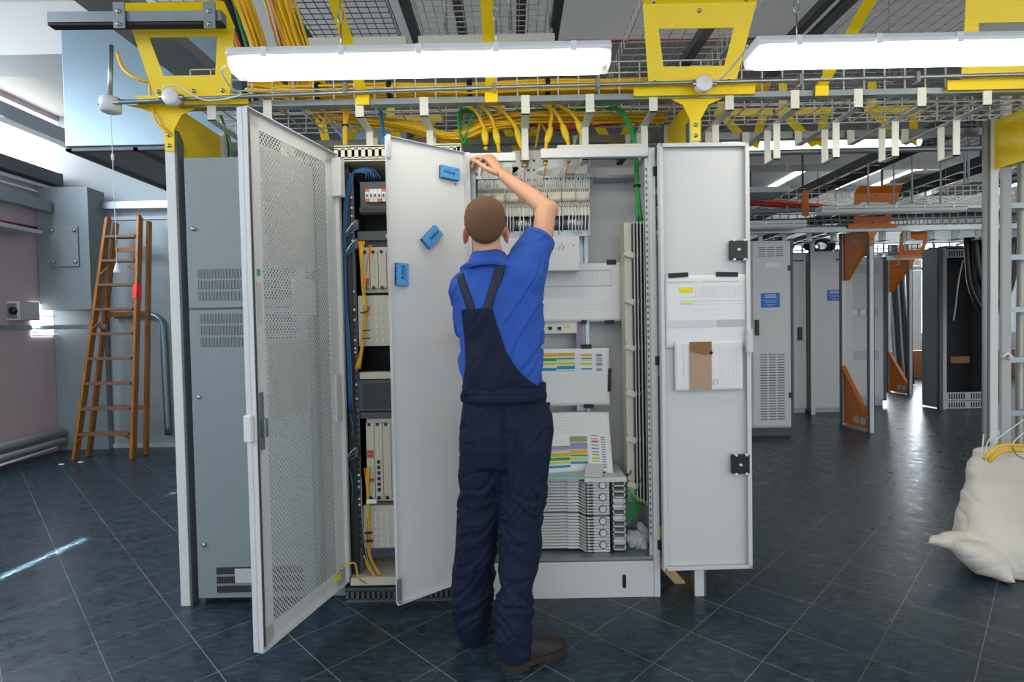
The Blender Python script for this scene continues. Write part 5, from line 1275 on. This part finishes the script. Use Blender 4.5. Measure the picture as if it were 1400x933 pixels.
# overhead of the second and third rows
basket('wire_basket_tray', 1.2, 11, 6.52, 7.0, 2.46, .14, 'wire basket tray of the second row above the grey cabinets', wire='wire_dark', w=.009)
basket('wire_basket_tray', 1.2, 11, 7.3, 7.9, 2.95, .14, 'high wire basket tray behind the orange gantry', wire='wire', w=.008, npar=8)
basket('wire_basket_tray', 4.5, 12, 9.6, 10.1, 2.5, .14, 'wire basket tray of the third row', wire='wire_dark', w=.012)
for (y, lb, x0) in ((6.44, 'grey rail of the second row carrying the far white hooks', 1.2), (9.55, 'grey rail of the third row', 4.5), (11.6, 'grey rail of the fourth row', 5.0)):
    o = MB().box(x0, 12, y, y+.05, 2.37, 2.43).build('support_rail', 'galv'); tag(o, lb, 'rail')
nm = ['first', 'second', 'third', 'fourth', 'fifth', 'sixth', 'seventh', 'eighth', 'ninth', 'tenth', 'eleventh', 'twelfth', 'thirteenth', 'fourteenth', 'fifteenth', 'sixteenth', 'seventeenth', 'eighteenth', 'nineteenth', 'twentieth']
def hooks(y, x0, n, dx, row, zl=2.30):
    for i in range(n):
        x = x0+i*dx
        mb = MB().box(x-.02, x+.02, y, y+.006, zl, 2.48).box(x+.03, x+.07, y+.14, y+.146, zl, 2.48).box(x-.02, x+.07, y, y+.146, zl, zl+.006).box(x-.02, x+.07, y-.02, y+.16, 2.475, 2.485)
        o = mb.build('cable_hook', 'white_strip'); tag(o, '%s white cable hook from the left under the %s row of trays' % (nm[i], row), 'hook', 'white hooks of the %s row' % row)
hooks(6.7, 2.75, 17, .30, 'second'); hooks(9.85, 6.0, 14, .32, 'third')
for (a, b, r, k, lb) in (((1.5, 6.9, 2.84), (4.3, 7.3, 2.80), .035, 'cable_red', 'red hose lying in the second row tray'), ((1.5, 7.0, 2.90), (4.6, 7.5, 2.86), .025, 'cable_orange', 'orange red hose beside the red one in the second row'), ((2.0, 7.0, 2.70), (6.5, 7.0, 2.68), .03, 'cable_grey', 'grey pipe along the second row tray'), ((3, 7.1, 2.60), (9, 7.1, 2.60), .045, 'cable_black', 'thick dark cable lying in the second row tray')):
    m_ = (Vector(a)+Vector(b))/2+Vector((0, 0, .06)); o = MB().tube(cr([a, m_, b], 8), r, 8).build('hose', k); tag(o, lb, 'hose')
o = MB().tube(cr([(4.3, 7.3, 2.80), (4.6, 7.4, 2.74), (4.75, 7.5, 2.6)], 6), .035, 8).build('hose', 'cable_red'); tag(o, 'end of the red hose bending down by the orange arm', 'hose')
# clutter of dark equipment above the cabinets
for i, (x0, x1, y, z0, z1, k, lb) in enumerate(((3.80, 4.15, 8.05, 2.335, 2.56, 'cable_black', 'dark coiled cable heap over the left cabinet gap'), (4.42, 4.85, 8.1, 2.36, 2.55, 'cable_black', 'dark heap of cable on top of the middle grey cabinet'), (5.2, 5.75, 8.7, 2.34, 2.50, 'rack_grey', 'dark junction equipment above the far grey cabinet'))):
    mb = MB()
    for j in range(9):
        c = Vector(((x0+x1)/2+random.uniform(-.05, .05), y+.1+random.uniform(-.05, .05), (z0+z1)/2)); rx, rz = (x1-x0)/2*random.uniform(.6, 1), (z1-z0)/2*random.uniform(.6, 1)
        mb.tube([c+Vector((rx*math.cos(a*PI/8), .02*math.sin(a), rz*math.sin(a*PI/8))) for a in range(17)], .02, 6)
    o = mb.build('cable_heap', k); tag(o, lb, 'cable heap', kind='stuff')
t = thing('orange_bracket', (3.5, 6.6, 2.6), 'small orange bracket standing on the tray left of the orange gantry', 'bracket')
MB().obox(at(1101, 278, 6.6), .07, .02, .30).build('arm', 'orange', t)
# rails, rods and strips under the roof at right
for i, (x, y0, y1, z, k, lb) in enumerate(((4.1, 5.0, 13, 3.05, 'steel_dark', 'long dark cable ladder running away under the roof, left one'), (5.3, 5.2, 13, 3.0, 'steel_dark', 'long dark cable ladder running away under the roof, middle one'), (6.5, 6.0, 13, 3.1, 'steel_dark', 'long dark cable ladder running away under the roof, right one'))):
    mb = MB().box(x-.16, x-.13, y0, y1, z, z+.10).box(x+.13, x+.16, y0, y1, z, z+.10); y = y0
    while y < y1: mb.box(x-.13, x+.13, y, y+.03, z+.02, z+.04); y += .3
    o = mb.build('roof_ladder', k); tag(o, lb, 'cable ladder')
    for j in range(4):
        yy = y0+.8+j*1.6; r = MB().box(x-.17, x-.15, yy, yy+.02, z, CEIL).build('hanger_rod', 'steel_dark'); tag(r, '%s rod from the front on the %s roof cable ladder' % (nm[j], ['left', 'middle', 'right'][i]), 'rod')
for i, (px, y) in enumerate(((1187, 6.2), (1222, 6.2), (1247, 6.2), (1286, 6.2), (1319, 5.2), (1324, 5.2))):
    c = at(px, 250, y); o = MB().tube([(c.x, y, 2.6), (c.x, y, CEIL)], .010, 6).build('hanger_rod', 'wall_light'); tag(o, '%s thin pale rod from the left, hanging over the unlit light' % nm[i], 'rod')
o = MB().box(5.0, 6.6, 6.8, 7.25, 3.12, 3.16).build('beige_tray', 'beige'); tag(o, 'beige cable tray section above the orange gantry', 'tray')
o = MB().box(-1.0, 3.0, 5.9, 6.3, 2.72, 2.78).build('perforated_tray', 'wall_light'); tag(o, 'pale perforated tray behind the right door', 'tray')
# low things far off
for (x0, x1, y, z1, lb) in ((9.4, 10.6, 11.8, .62, 'brown cardboard stack under the far window'), (7.6, 8.6, 9.6, .5, 'brown boxes right of the dark open rack')):
    o = MB().box(x0, x1, y, y+.5, 0, z1).build('cardboard_box', 'cardboard', bevel=.01); tag(o, lb, 'box')
for i in range(4):
    x = 7.9+i*.25; o = MB().box(x, x+.02, 9.4, 9.42, 0, 2.2).build('mesh_upright', 'wire'); tag(o, '%s upright of the wire mesh partition at right' % nm[i], 'mesh post')

# ================================================================ THE WORKER
def mid(l, r, py, Y): return (at(l, py, Y)+at(r, py, Y))/2
def ring(l, r, py, Y, ry, grow=0):
    a, b = at(l, py, Y), at(r, py, Y); return (mid(l, r, py, Y), abs(b.x-a.x)/2+grow, ry+grow)
wk = thing('worker', (-.03, 2.2, 0), 'person in blue polo shirt and navy bib overalls, right arm raised to the cabinet', 'person')
def limb(mb, a, b, ra, rb, n=14, extra=2):
    a, b = Vector(a), Vector(b); mb.tube([a.lerp(b, i/8) for i in range(9)], 1, n, rfn=lambda t: ra+(rb-ra)*t)
    mb.ell(a, ra, ra, ra, seg=14, ring=8); mb.ell(b, rb, rb, rb, seg=14, ring=8)
HC = at(664, 315, 2.235)            # head centre
# --- right arm joints
SH = at(722, 350, 2.27); EL = at(750, 285, 2.41); WR_ = at(688, 241, 2.555)
body = MB()
# skull, jaw, neck
Rh = Matrix.Rotation(.10, 3, 'X')
body.ell(HC+Vector((0, -.005, .028)), .077, .094, .088, Rh, 28, 18)
body.ell(HC+Vector((0, .045, -.035)), .058, .060, .075, Rh, 24, 14)
body.ell(HC+Vector((0, .075, -.085)), .030, .028, .024, Rh)
body.ell(HC+Vector((0, .110, -.010)), .012, .022, .022, Rh)          # nose
body.ell(HC+Vector((0, .098, -.052)), .024, .012, .008, Rh)          # lips
for s in (-1, 1): body.ell(HC+Vector((s*.034, .088, .018)), .018, .012, .008, Rh)   # brows
NK = at(668, 352, 2.245)
body.tube([HC+Vector((0, .0, -.03)), NK+Vector((0, 0, .0)), NK+Vector((.01, .01, -.06))], .058, 20, rfn=lambda t: .054+.012*t)
for s in (-1, 1):                                                    # ears
    c = HC+Vector((s*.081, .012, -.018))
    body.ell(c, .010, .020, .032, Matrix.Rotation(s*.28, 3, 'Z') @ Matrix.Rotation(-.15, 3, 'X'), 16, 12)
    body.ell(c+Vector((s*.006, -.006, .004)), .006, .013, .024, Matrix.Rotation(s*.5, 3, 'Z'), 12, 8)
# inner torso and legs (under the clothes)
body.loft([ring(640, 738, 600, 2.28, .095), ring(645, 735, 545, 2.28, .085), ring(640, 732, 470, 2.28, .085), ring(632, 728, 410, 2.27, .085), ring(652, 704, 384, 2.27, .05)], 24)
for pts in (((at(662, 600, 2.29), .07), (at(651, 730, 2.30), .055), (at(648, 862, 2.31), .038)), ((at(716, 600, 2.25), .07), (at(710, 740, 2.22), .055), (at(702, 885, 2.13), .038))):
    for (a, ra), (b, rb) in zip(pts, pts[1:]): limb(body, a, b, ra, rb)
# right arm
limb(body, at(722, 366, 2.285), at(742, 322, 2.355), .045, .046); limb(body, at(742, 322, 2.355), EL+Vector((-.012, 0, -.01)), .046, .046)
body.ell(EL+Vector((.004, .0, -.004)), .040, .042, .040)
fm = EL.lerp(WR_, .30)+Vector((.002, 0, -.004))
limb(body, EL+Vector((-.014, 0, 0)), fm, .041, .041); limb(body, fm, WR_, .040, .0255)
# left arm (bent in front of the body)
LS = at(634, 395, 2.27); LE = at(650, 480, 2.42); LW = Vector((-.10, 2.52, 1.28))
limb(body, LS, LE, .048, .038); limb(body, LE, LW, .038, .026)
# hands
def hand(mb, W, idx, mcp, fingers, thumb, palm_r=.0165):
    """W wrist, mcp: four knuckles, fingers: list of joint chains, thumb chain"""
    for m_ in mcp: 
        mb.tube([W.lerp(m_, i/6) for i in range(7)], 1, 10, rfn=lambda t: .021-.0065*t)
    for a, b in zip(mcp, mcp[1:]):
        for f in (.35, .7):
            limb(mb, W.lerp(a, f), W.lerp(b, f), palm_r, palm_r, 8)
        limb(mb, a, b, .0110, .0110, 8)
    for m_, ch, r in zip(mcp, fingers, (.0088, .0090, .0085, .0075)):
        ch = [m_]+ch
        for i, (a, b) in enumerate(zip(ch, ch[1:])): limb(mb, a, b, r*(1.06-.10*i), r*(.98-.12*i), 10)
    for i, (a, b) in enumerate(zip(thumb, thumb[1:])): limb(mb, a, b, (.015, .0115, .0100)[i], (.0115, .0100, .0085)[i], 10)
q = lambda px, py, Y: at(px, py, Y)
mcpR = [q(666, 217, 2.565), q(669.5, 213.5, 2.585), q(673, 215.5, 2.605), q(676, 220, 2.622)]
fR = [[q(652.5, 214.5, 2.57), q(644.5, 217, 2.575), q(642, 223, 2.58)],
      [q(654, 215.5, 2.60), q(647, 222, 2.605), q(645.5, 229, 2.60)],
      [q(659, 221, 2.625), q(652.5, 229, 2.625), q(652, 236.5, 2.62)],
      [q(664, 227, 2.64), q(659, 233, 2.64), q(658, 240, 2.635)]]
thR = [q(677, 236, 2.54), q(664, 230, 2.535), q(654, 222.5, 2.545), q(645, 218, 2.565)]
hand(body, WR_+Vector((-.004, 0, .002)), 0, mcpR, fR, thR)
# left hand, loosely holding in front of the chest
mL = [LW+Vector((.06, .065, .03)), LW+Vector((.055, .075, .012)), LW+Vector((.045, .078, -.008)), LW+Vector((.032, .076, -.026))]
fL = [[m_+Vector((.03, .022, .004)), m_+Vector((.04, .012, -.012)), m_+Vector((.032, -.004, -.02))] for m_ in mL]
thL = [LW+Vector((.015, .02, .02)), LW+Vector((.03, .035, .042)), LW+Vector((.055, .045, .048)), LW+Vector((.075, .052, .045))]
hand(body, LW, 0, mL, fL, thL)
me = remeshed(body, .0042, 5)
mw = WM[wk]; me.transform(mw.inverted())
bo = link('body', me, 'skin', wk, mw)
# eyes
for s in (-1, 1):
    c = HC+Vector((s*.032, .094, .004)); e = MB().ell(c, .011, .008, .009, seg=14, ring=10); e.ell(c+Vector((0, .006, 0)), .005, .003, .005, seg=10, ring=6, m=1); e.build('eye', ['label_white', 'black'], wk)
# reddish ears: thin shells on the rims
for s, px in ((-1, 635), (1, 692)):
    c = HC+Vector((s*.084, .006, -.018)); MB().ell(c, .009, .018, .031, Matrix.Rotation(s*.35, 3, 'Z') @ Matrix.Rotation(-.15, 3, 'X'), 18, 12).ell(c+Vector((s*.002, .004, -.024)), .006, .010, .011, seg=12, ring=8).build('ear', 'skin_red', wk)
# hair
hm = MB().ell((0, 0, 0), 1, 1, 1, seg=96, ring=64).mesh('hair')
for v in hm.vertices:
    d = v.co.normalized()
    base = Vector((d.x*.0885, d.y*.105, d.z*.108)) + Vector((0, -.006, .022))
    # hair line: low at the nape, above the ears at the sides, high on the forehead
    back = max(0, -d.y); side = abs(d.x); front = max(0, d.y)
    line = -.93*back**.55 + .02*side + .55*front
    line += .75*max(0, min(1, (side-.62)/.2))*max(0, min(1, (d.y+.62)/.25))
    k = (d.z-line)/.22; k = max(-1, min(1, k)); th = .006*k if k > 0 else .020*k
    if d.z < -.2: base = Vector((base.x*(1+.34*(d.z+.2)), base.y, base.z))
    n = noise.noise(Vector((d.x*24, d.y*24, d.z*9)))*.0016
    v.co = base + d*(th-.001+n)
hm.transform(Rh.to_4x4()); hm.transform(Matrix.Translation(HC))
hm.transform(mw.inverted()); hm.update()
for p in hm.polygons: p.use_smooth = True
link('hair', hm, 'hair', wk, mw)

# --- polo shirt
sh = MB()
rows = [(633, 744, 534, .112), (632, 744, 515, .116), (632, 743, 490, .115), (627, 743, 460, .112), (621, 743, 430, .112), (619, 742, 408, .112), (622, 738, 385, .100), (632, 728, 368, .080), (648, 708, 357, .060)]
sh.loft([ring(l, r, py, 2.27, d) for l, r, py, d in rows], 36, p=2.3)
sh.loft([(at(669, 366, 2.25), .13, .085), (at(669, 356, 2.245), .082, .072)], 30); sh.ell(at(637, 398, 2.27), .072, .085, .085); sh.ell(at(711, 385, 2.27), .105, .105, .105)
limb(sh, at(650, 380, 2.265), at(694, 372, 2.265), .060, .068)
# right sleeve: widening tube from the shoulder up the arm, square cut
a, b = at(712, 372, 2.28), at(737.5, 327, 2.345)
sh.tube([a.lerp(b, i/8) for i in range(9)], 1, 24, rfn=lambda t: .092-.020*t)
limb(sh, at(722, 410, 2.28), at(733, 350, 2.32), .060, .058)
# left sleeve
a, b = at(636, 400, 2.28), at(641, 455, 2.38)
sh.tube([a.lerp(b, i/8) for i in range(9)], 1, 20, rfn=lambda t: .066-.004*t)
limb(sh, at(640, 492, 2.28), at(642, 505, 2.27), .044, .045)
me = remeshed(sh, .0075, 9)
def shirt_fold(co, n):
    # folds run from the raised right shoulder down to the left hip
    d = Vector((co.x+.05, co.y, co.z-1.3)); s_ = d.x*.78-d.z*.62; l_ = d.x*.62+d.z*.78
    f = abs(noise.noise(Vector((s_*11+3, l_*2.4, co.y*3))))
    g = noise.noise(Vector((co.x*9, co.y*9, co.z*7+4)))
    w = min(1, max(.25, (1.72-co.z)/.25)) if co.z > 1.5 else 1
    f3 = abs(noise.noise(Vector((s_*7-5, l_*1.6+2, co.y*2)))); return (.020*(.22-f)+.010*g-.013*math.exp(-(f/.05)**2)-.014*math.exp(-(f3/.045)**2))*w*(.45 if co.x < -.17 else 1)
displaced(me, shirt_fold); me.transform(mw.inverted())
so = link('shirt', me, 'shirt', wk, mw)
bm = bmesh.new(); bm.from_mesh(me); bm.transform(mw); shirt_tree = BVHTree.FromBMesh(bm); bm.free()
# sleeve hem
def cuff(c, axis, r0, r1, h, k, name):
    axis = Vector(axis).normalized(); mb = MB(); pts = [c-axis*h/2, c+axis*h/2]
    mb.tube([c-axis*h/2, c-axis*h/4, c, c+axis*h/4, c+axis*h/2], 1, 28, rfn=lambda t: r0+(r1-r0)*t+.0015*math.sin(PI*t)); return mb.build(name, k, wk)
a, b = at(712, 372, 2.28), at(737.5, 327, 2.345)
cuff(a.lerp(b, .96), b-a, .073, .070, .022, 'shirt', 'sleeve_band')
# collar
cb = MB(); vs = []; n = 40
C0 = at(668, 358, 2.245)
prof = [(.066, .030), (.070, .034), (.086, -.002), (.100, -.030), (.092, -.036), (.070, -.02)]
for r, h in prof:
    for k in range(n):
        a = 2*PI*k/n; vs.append(C0+Vector((r*1.0*math.cos(a), r*.98*math.sin(a)+.012, h+.012*-math.sin(a)*1.0+.002*math.sin(3*a))))
m_ = len(prof); cb.add(vs, [(i*n+k, i*n+(k+1) % n, ((i+1) % m_)*n+(k+1) % n, ((i+1) % m_)*n+k) for i in range(m_) for k in range(n)], 0, True)
cb.build('collar', 'shirt', wk)

# --- trousers of the bib overalls
tr = MB()
tr.loft([ring(631, 746, 524, 2.275, .124), ring(632, 745, 541, 2.275, .130), ring(632, 746, 552, 2.28, .126), ring(629, 754, 566, 2.28, .135), ring(627, 759, 588, 2.28, .142), ring(627, 756, 610, 2.28, .140), ring(629, 753, 635, 2.28, .12)], 40, p=2.25)
Lr = [(628, 702, 600, 2.29, .115), (626, 694, 650, 2.295, .108), (624, 686, 690, 2.30, .100), (622, 681, 735, 2.30, .092), (619, 679.5, 785, 2.31, .088), (617, 676, 818, 2.31, .088), (620, 673, 845, 2.31, .085), (626, 668, 864, 2.31, .075), (631, 664, 876, 2.31, .066)]
Rr_ = [(680, 757, 600, 2.26, .12), (680, 752, 640, 2.25, .112), (682, 748, 680, 2.24, .102), (682, 744, 710, 2.23, .096), (681, 742, 750, 2.215, .092), (680, 736, 782, 2.195, .088), (678, 732, 812, 2.18, .088), (674, 732, 838, 2.165, .088), (674, 729, 866, 2.15, .084), (678, 728, 886, 2.14, .074), (682, 724, 902, 2.135, .062)]
for R_ in (Lr, Rr_): tr.loft([ring(*r) for r in R_], 32)
me = remeshed(tr, .0075, 7)
def pant_fold(co, n):
    z = co.z
    x = co.x*1.0
    right = co.x > -.085
    # bunching near ankle and knee, gathers at the waist
    ank = math.exp(-((z-(.22 if right else .26))/.17)**2); knee = math.exp(-((z-.60)/.13)**2); hip = math.exp(-((z-.93)/.10)**2); waist = math.exp(-((z-1.0)/.05)**2)
    sgn = 1 if right else -1
    f1 = abs(noise.noise(Vector((co.x*5*sgn+2, co.y*5, z*15+co.x*8*sgn+1.7))))
    f2 = abs(noise.noise(Vector((co.x*6+7, co.y*6, z*10-co.x*9))))
    g = noise.noise(Vector((co.x*4, co.y*4, z*2.5+9)))
    v = -.016*math.exp(-(f1/.06)**2)*(ank+.8*knee)-.012*math.exp(-(f2/.05)**2)*(.6*ank+.8*knee+.6*hip+.25)+.034*(.22-f1)*(ank+.75*knee)+.030*(.22-f2)*(.4*ank+.7*knee+.5*hip)+.012*g
    v += .004*math.sin(math.atan2(co.y-2.28, co.x+.02)*34)*waist
    seam = abs(co.x+.04+.0*z)
    if z > .62 and co.y < 2.28 and z < 1.0: v -= .010*math.exp(-(seam/.012)**2)
    return v
displaced(me, pant_fold); me.transform(mw.inverted())
to = link('overalls', me, 'navy', wk, mw)
# gathered waistband
wb = MB(); n = 120; vs = []
cw, rx, ry = ring(631, 746, 541, 2.275, .136)
for r, h in ((-.002, -.018), (.002, -.014), (.003, 0), (.002, .014), (-.002, .018), (-.02, 0)):
    for k in range(n):
        a = 2*PI*k/n; rp = .0030*math.sin(k*1.7*2) if math.sin(a) < .2 else 0
        ca, sa = math.cos(a), math.sin(a); p_ = 2.25
        vs.append(cw+Vector((math.copysign(abs(ca)**(2/p_), ca)*(rx+r+rp), math.copysign(abs(sa)**(2/p_), sa)*(ry+r+rp), h)))
wb.add(vs, [(i*n+k, i*n+(k+1) % n, ((i+1) % 6)*n+(k+1) % n, ((i+1) % 6)*n+k) for i in range(6) for k in range(n)], 0, True); wb.build('waistband', 'navy', wk)
# patches laid on the back of the shirt: bib and straps
def patch(name, k, edge, nu=16, nv=40, off=.007, th=.004):
    """edge(v) -> ((xl, yl), (xr, yr)) photo positions of the two edges; laid on the back of the shirt"""
    vs = []; last = 2.2
    for j in range(nv+1):
        (xl, yl), (xr, yr) = edge(j/nv)
        for i in range(nu+1):
            px, py = xl+(xr-xl)*i/nu, yl+(yr-yl)*i/nu
            Pd = at(px, py, 2.16)-Vector((0, 0, EYE)); Pd.normalize()
            h = shirt_tree.ray_cast(Vector((0, 0, EYE))+Pd*1.2, Pd)
            p = h[0] if h[0] is not None and h[0].y < 2.34 else at(px, py, last if 2.0 < last < 2.34 else 2.27)
            if h[0] is not None: last = p.y
            e = math.sin(PI*i/nu)**.5 if 0 < i < nu else 0
            vs.append(p-Pd*(off*(.35+.65*e)))
    mb = MB().add(vs, [(j*(nu+1)+i, j*(nu+1)+i+1, (j+1)*(nu+1)+i+1, (j+1)*(nu+1)+i) for j in range(nv) for i in range(nu)], 0, True)
    o = mb.build(name, k, wk); s = o.modifiers.new('thickness', 'SOLIDIFY'); s.thickness = th; s.offset = -1
    sm = o.modifiers.new('soft', 'SMOOTH'); sm.iterations = 3; sm.factor = .4
    return o
def lerp_tab(tab, v):
    for (a, xa, ya), (b, xb, yb) in zip(tab, tab[1:]):
        if v <= b: f = (v-a)/(b-a); f2 = f; return (xa+(xb-xa)*f2, ya+(yb-ya)*f2)
    return tab[-1][1:]
Le = [(0, 631, 423), (.15, 633, 440), (.4, 636, 470), (.6, 637, 497), (.8, 633.5, 522), (1, 632.5, 548)]
Re = [(0, 673, 421), (.15, 677, 437), (.35, 684, 458), (.5, 691, 478), (.62, 698, 492), (.74, 708, 506), (.84, 720, 518), (.92, 732, 526), (.96, 743, 528), (1, 744, 548)]
patch('bib', 'navy', lambda v: (lerp_tab(Le, v), lerp_tab(Re, v)), nu=26, nv=44, off=.008)
S1l = [(0, 624, 377), (.3, 626, 388), (.7, 633, 408), (1, 638, 425)]; S1r = [(0, 634, 372), (.3, 637, 385), (.7, 645, 405), (1, 650, 423)]
S2l = [(0, 677, 364), (.3, 672, 384), (.7, 665, 405), (1, 660, 424)]; S2r = [(0, 691, 362), (.3, 686, 384), (.7, 677, 405), (1, 672, 423)]
patch('strap', 'navy_strap', lambda v: (lerp_tab(S1l, v), lerp_tab(S1r, v)), nu=6, nv=24, off=.007)
patch('strap', 'navy_strap', lambda v: (lerp_tab(S2l, v), lerp_tab(S2r, v)), nu=6, nv=24, off=.007)

# --- shoes
def shoe(heel, toe, nm='shoe'):
    heel, toe = Vector(heel), Vector(toe); d = (toe-heel); L = d.length; d.normalize(); s = Vector((-d.y, d.x, 0))
    if s.y > 0 and False: s = -s
    def outline(f):    # half width along the length
        return .036+.014*math.sin(min(1, f*1.15)*PI*.62)**2 if f < .97 else .03
    prof = [0, .03, .08, .18, .32, .46, .6, .72, .84, .92, .97, 1.0]
    wid = [.016, .028, .035, .038, .036, .036, .043, .049, .048, .039, .027, .012]
    top = [.075, .10, .112, .118, .112, .098, .086, .074, .066, .058, .047, .033]
    mb = MB(); n = 18; vs = []
    for f, w, tp in zip(prof, wid, top):
        for k in range(n):
            a = 2*PI*k/n; cx = math.cos(a)*w; cz = .028+(tp-.028)*max(0, math.sin(a))**.75 if math.sin(a) > 0 else .026
            vs.append(heel+d*(f*L)+s*cx*(1 if math.sin(a) < .2 else 1-.25*math.sin(a))+Vector((0, 0, cz)))
    m2 = len(prof); mb.add(vs, [(i*n+k, i*n+(k+1) % n, (i+1)*n+(k+1) % n, (i+1)*n+k) for i in range(m2-1) for k in range(n)]+[tuple(range(n))[::-1], tuple(range((m2-1)*n, m2*n))], 0, True)
    so = mb.build(nm, 'shoe', wk)
    sub = so.modifiers.new('sub', 'SUBSURF'); sub.levels = 1; sub.render_levels = 2
    sl = MB(); left = []; right = []
    for f, w in zip(prof, wid):
        p = heel+d*(f*L*1.0+(.006 if f == 1 else -.006 if f == 0 else 0)); left.append(p+s*(w+.006)); right.append(p-s*(w+.006))
    out = left+right[::-1]
    poly = [(p.x, p.y) for p in out]
    sl.prism(poly, lambda u, v, w: Vector((u, v, .010+w)), .022)
    hl = [(p.x, p.y) for p in left[:5]+right[:5][::-1]]; sl.prism(hl, lambda u, v, w: Vector((u, v, w)), .012)
    fl = [(p.x, p.y) for p in left[5:]+right[5:][::-1]]; sl.prism(fl, lambda u, v, w: Vector((u, v, w+.001)), .012)
    sl.build('sole', 'sole', so)
    return so
shoe((-.050, 2.085, 0), (.185, 2.235, 0))
shoe((-.205, 2.275, 0), (-.075, 2.52, 0))
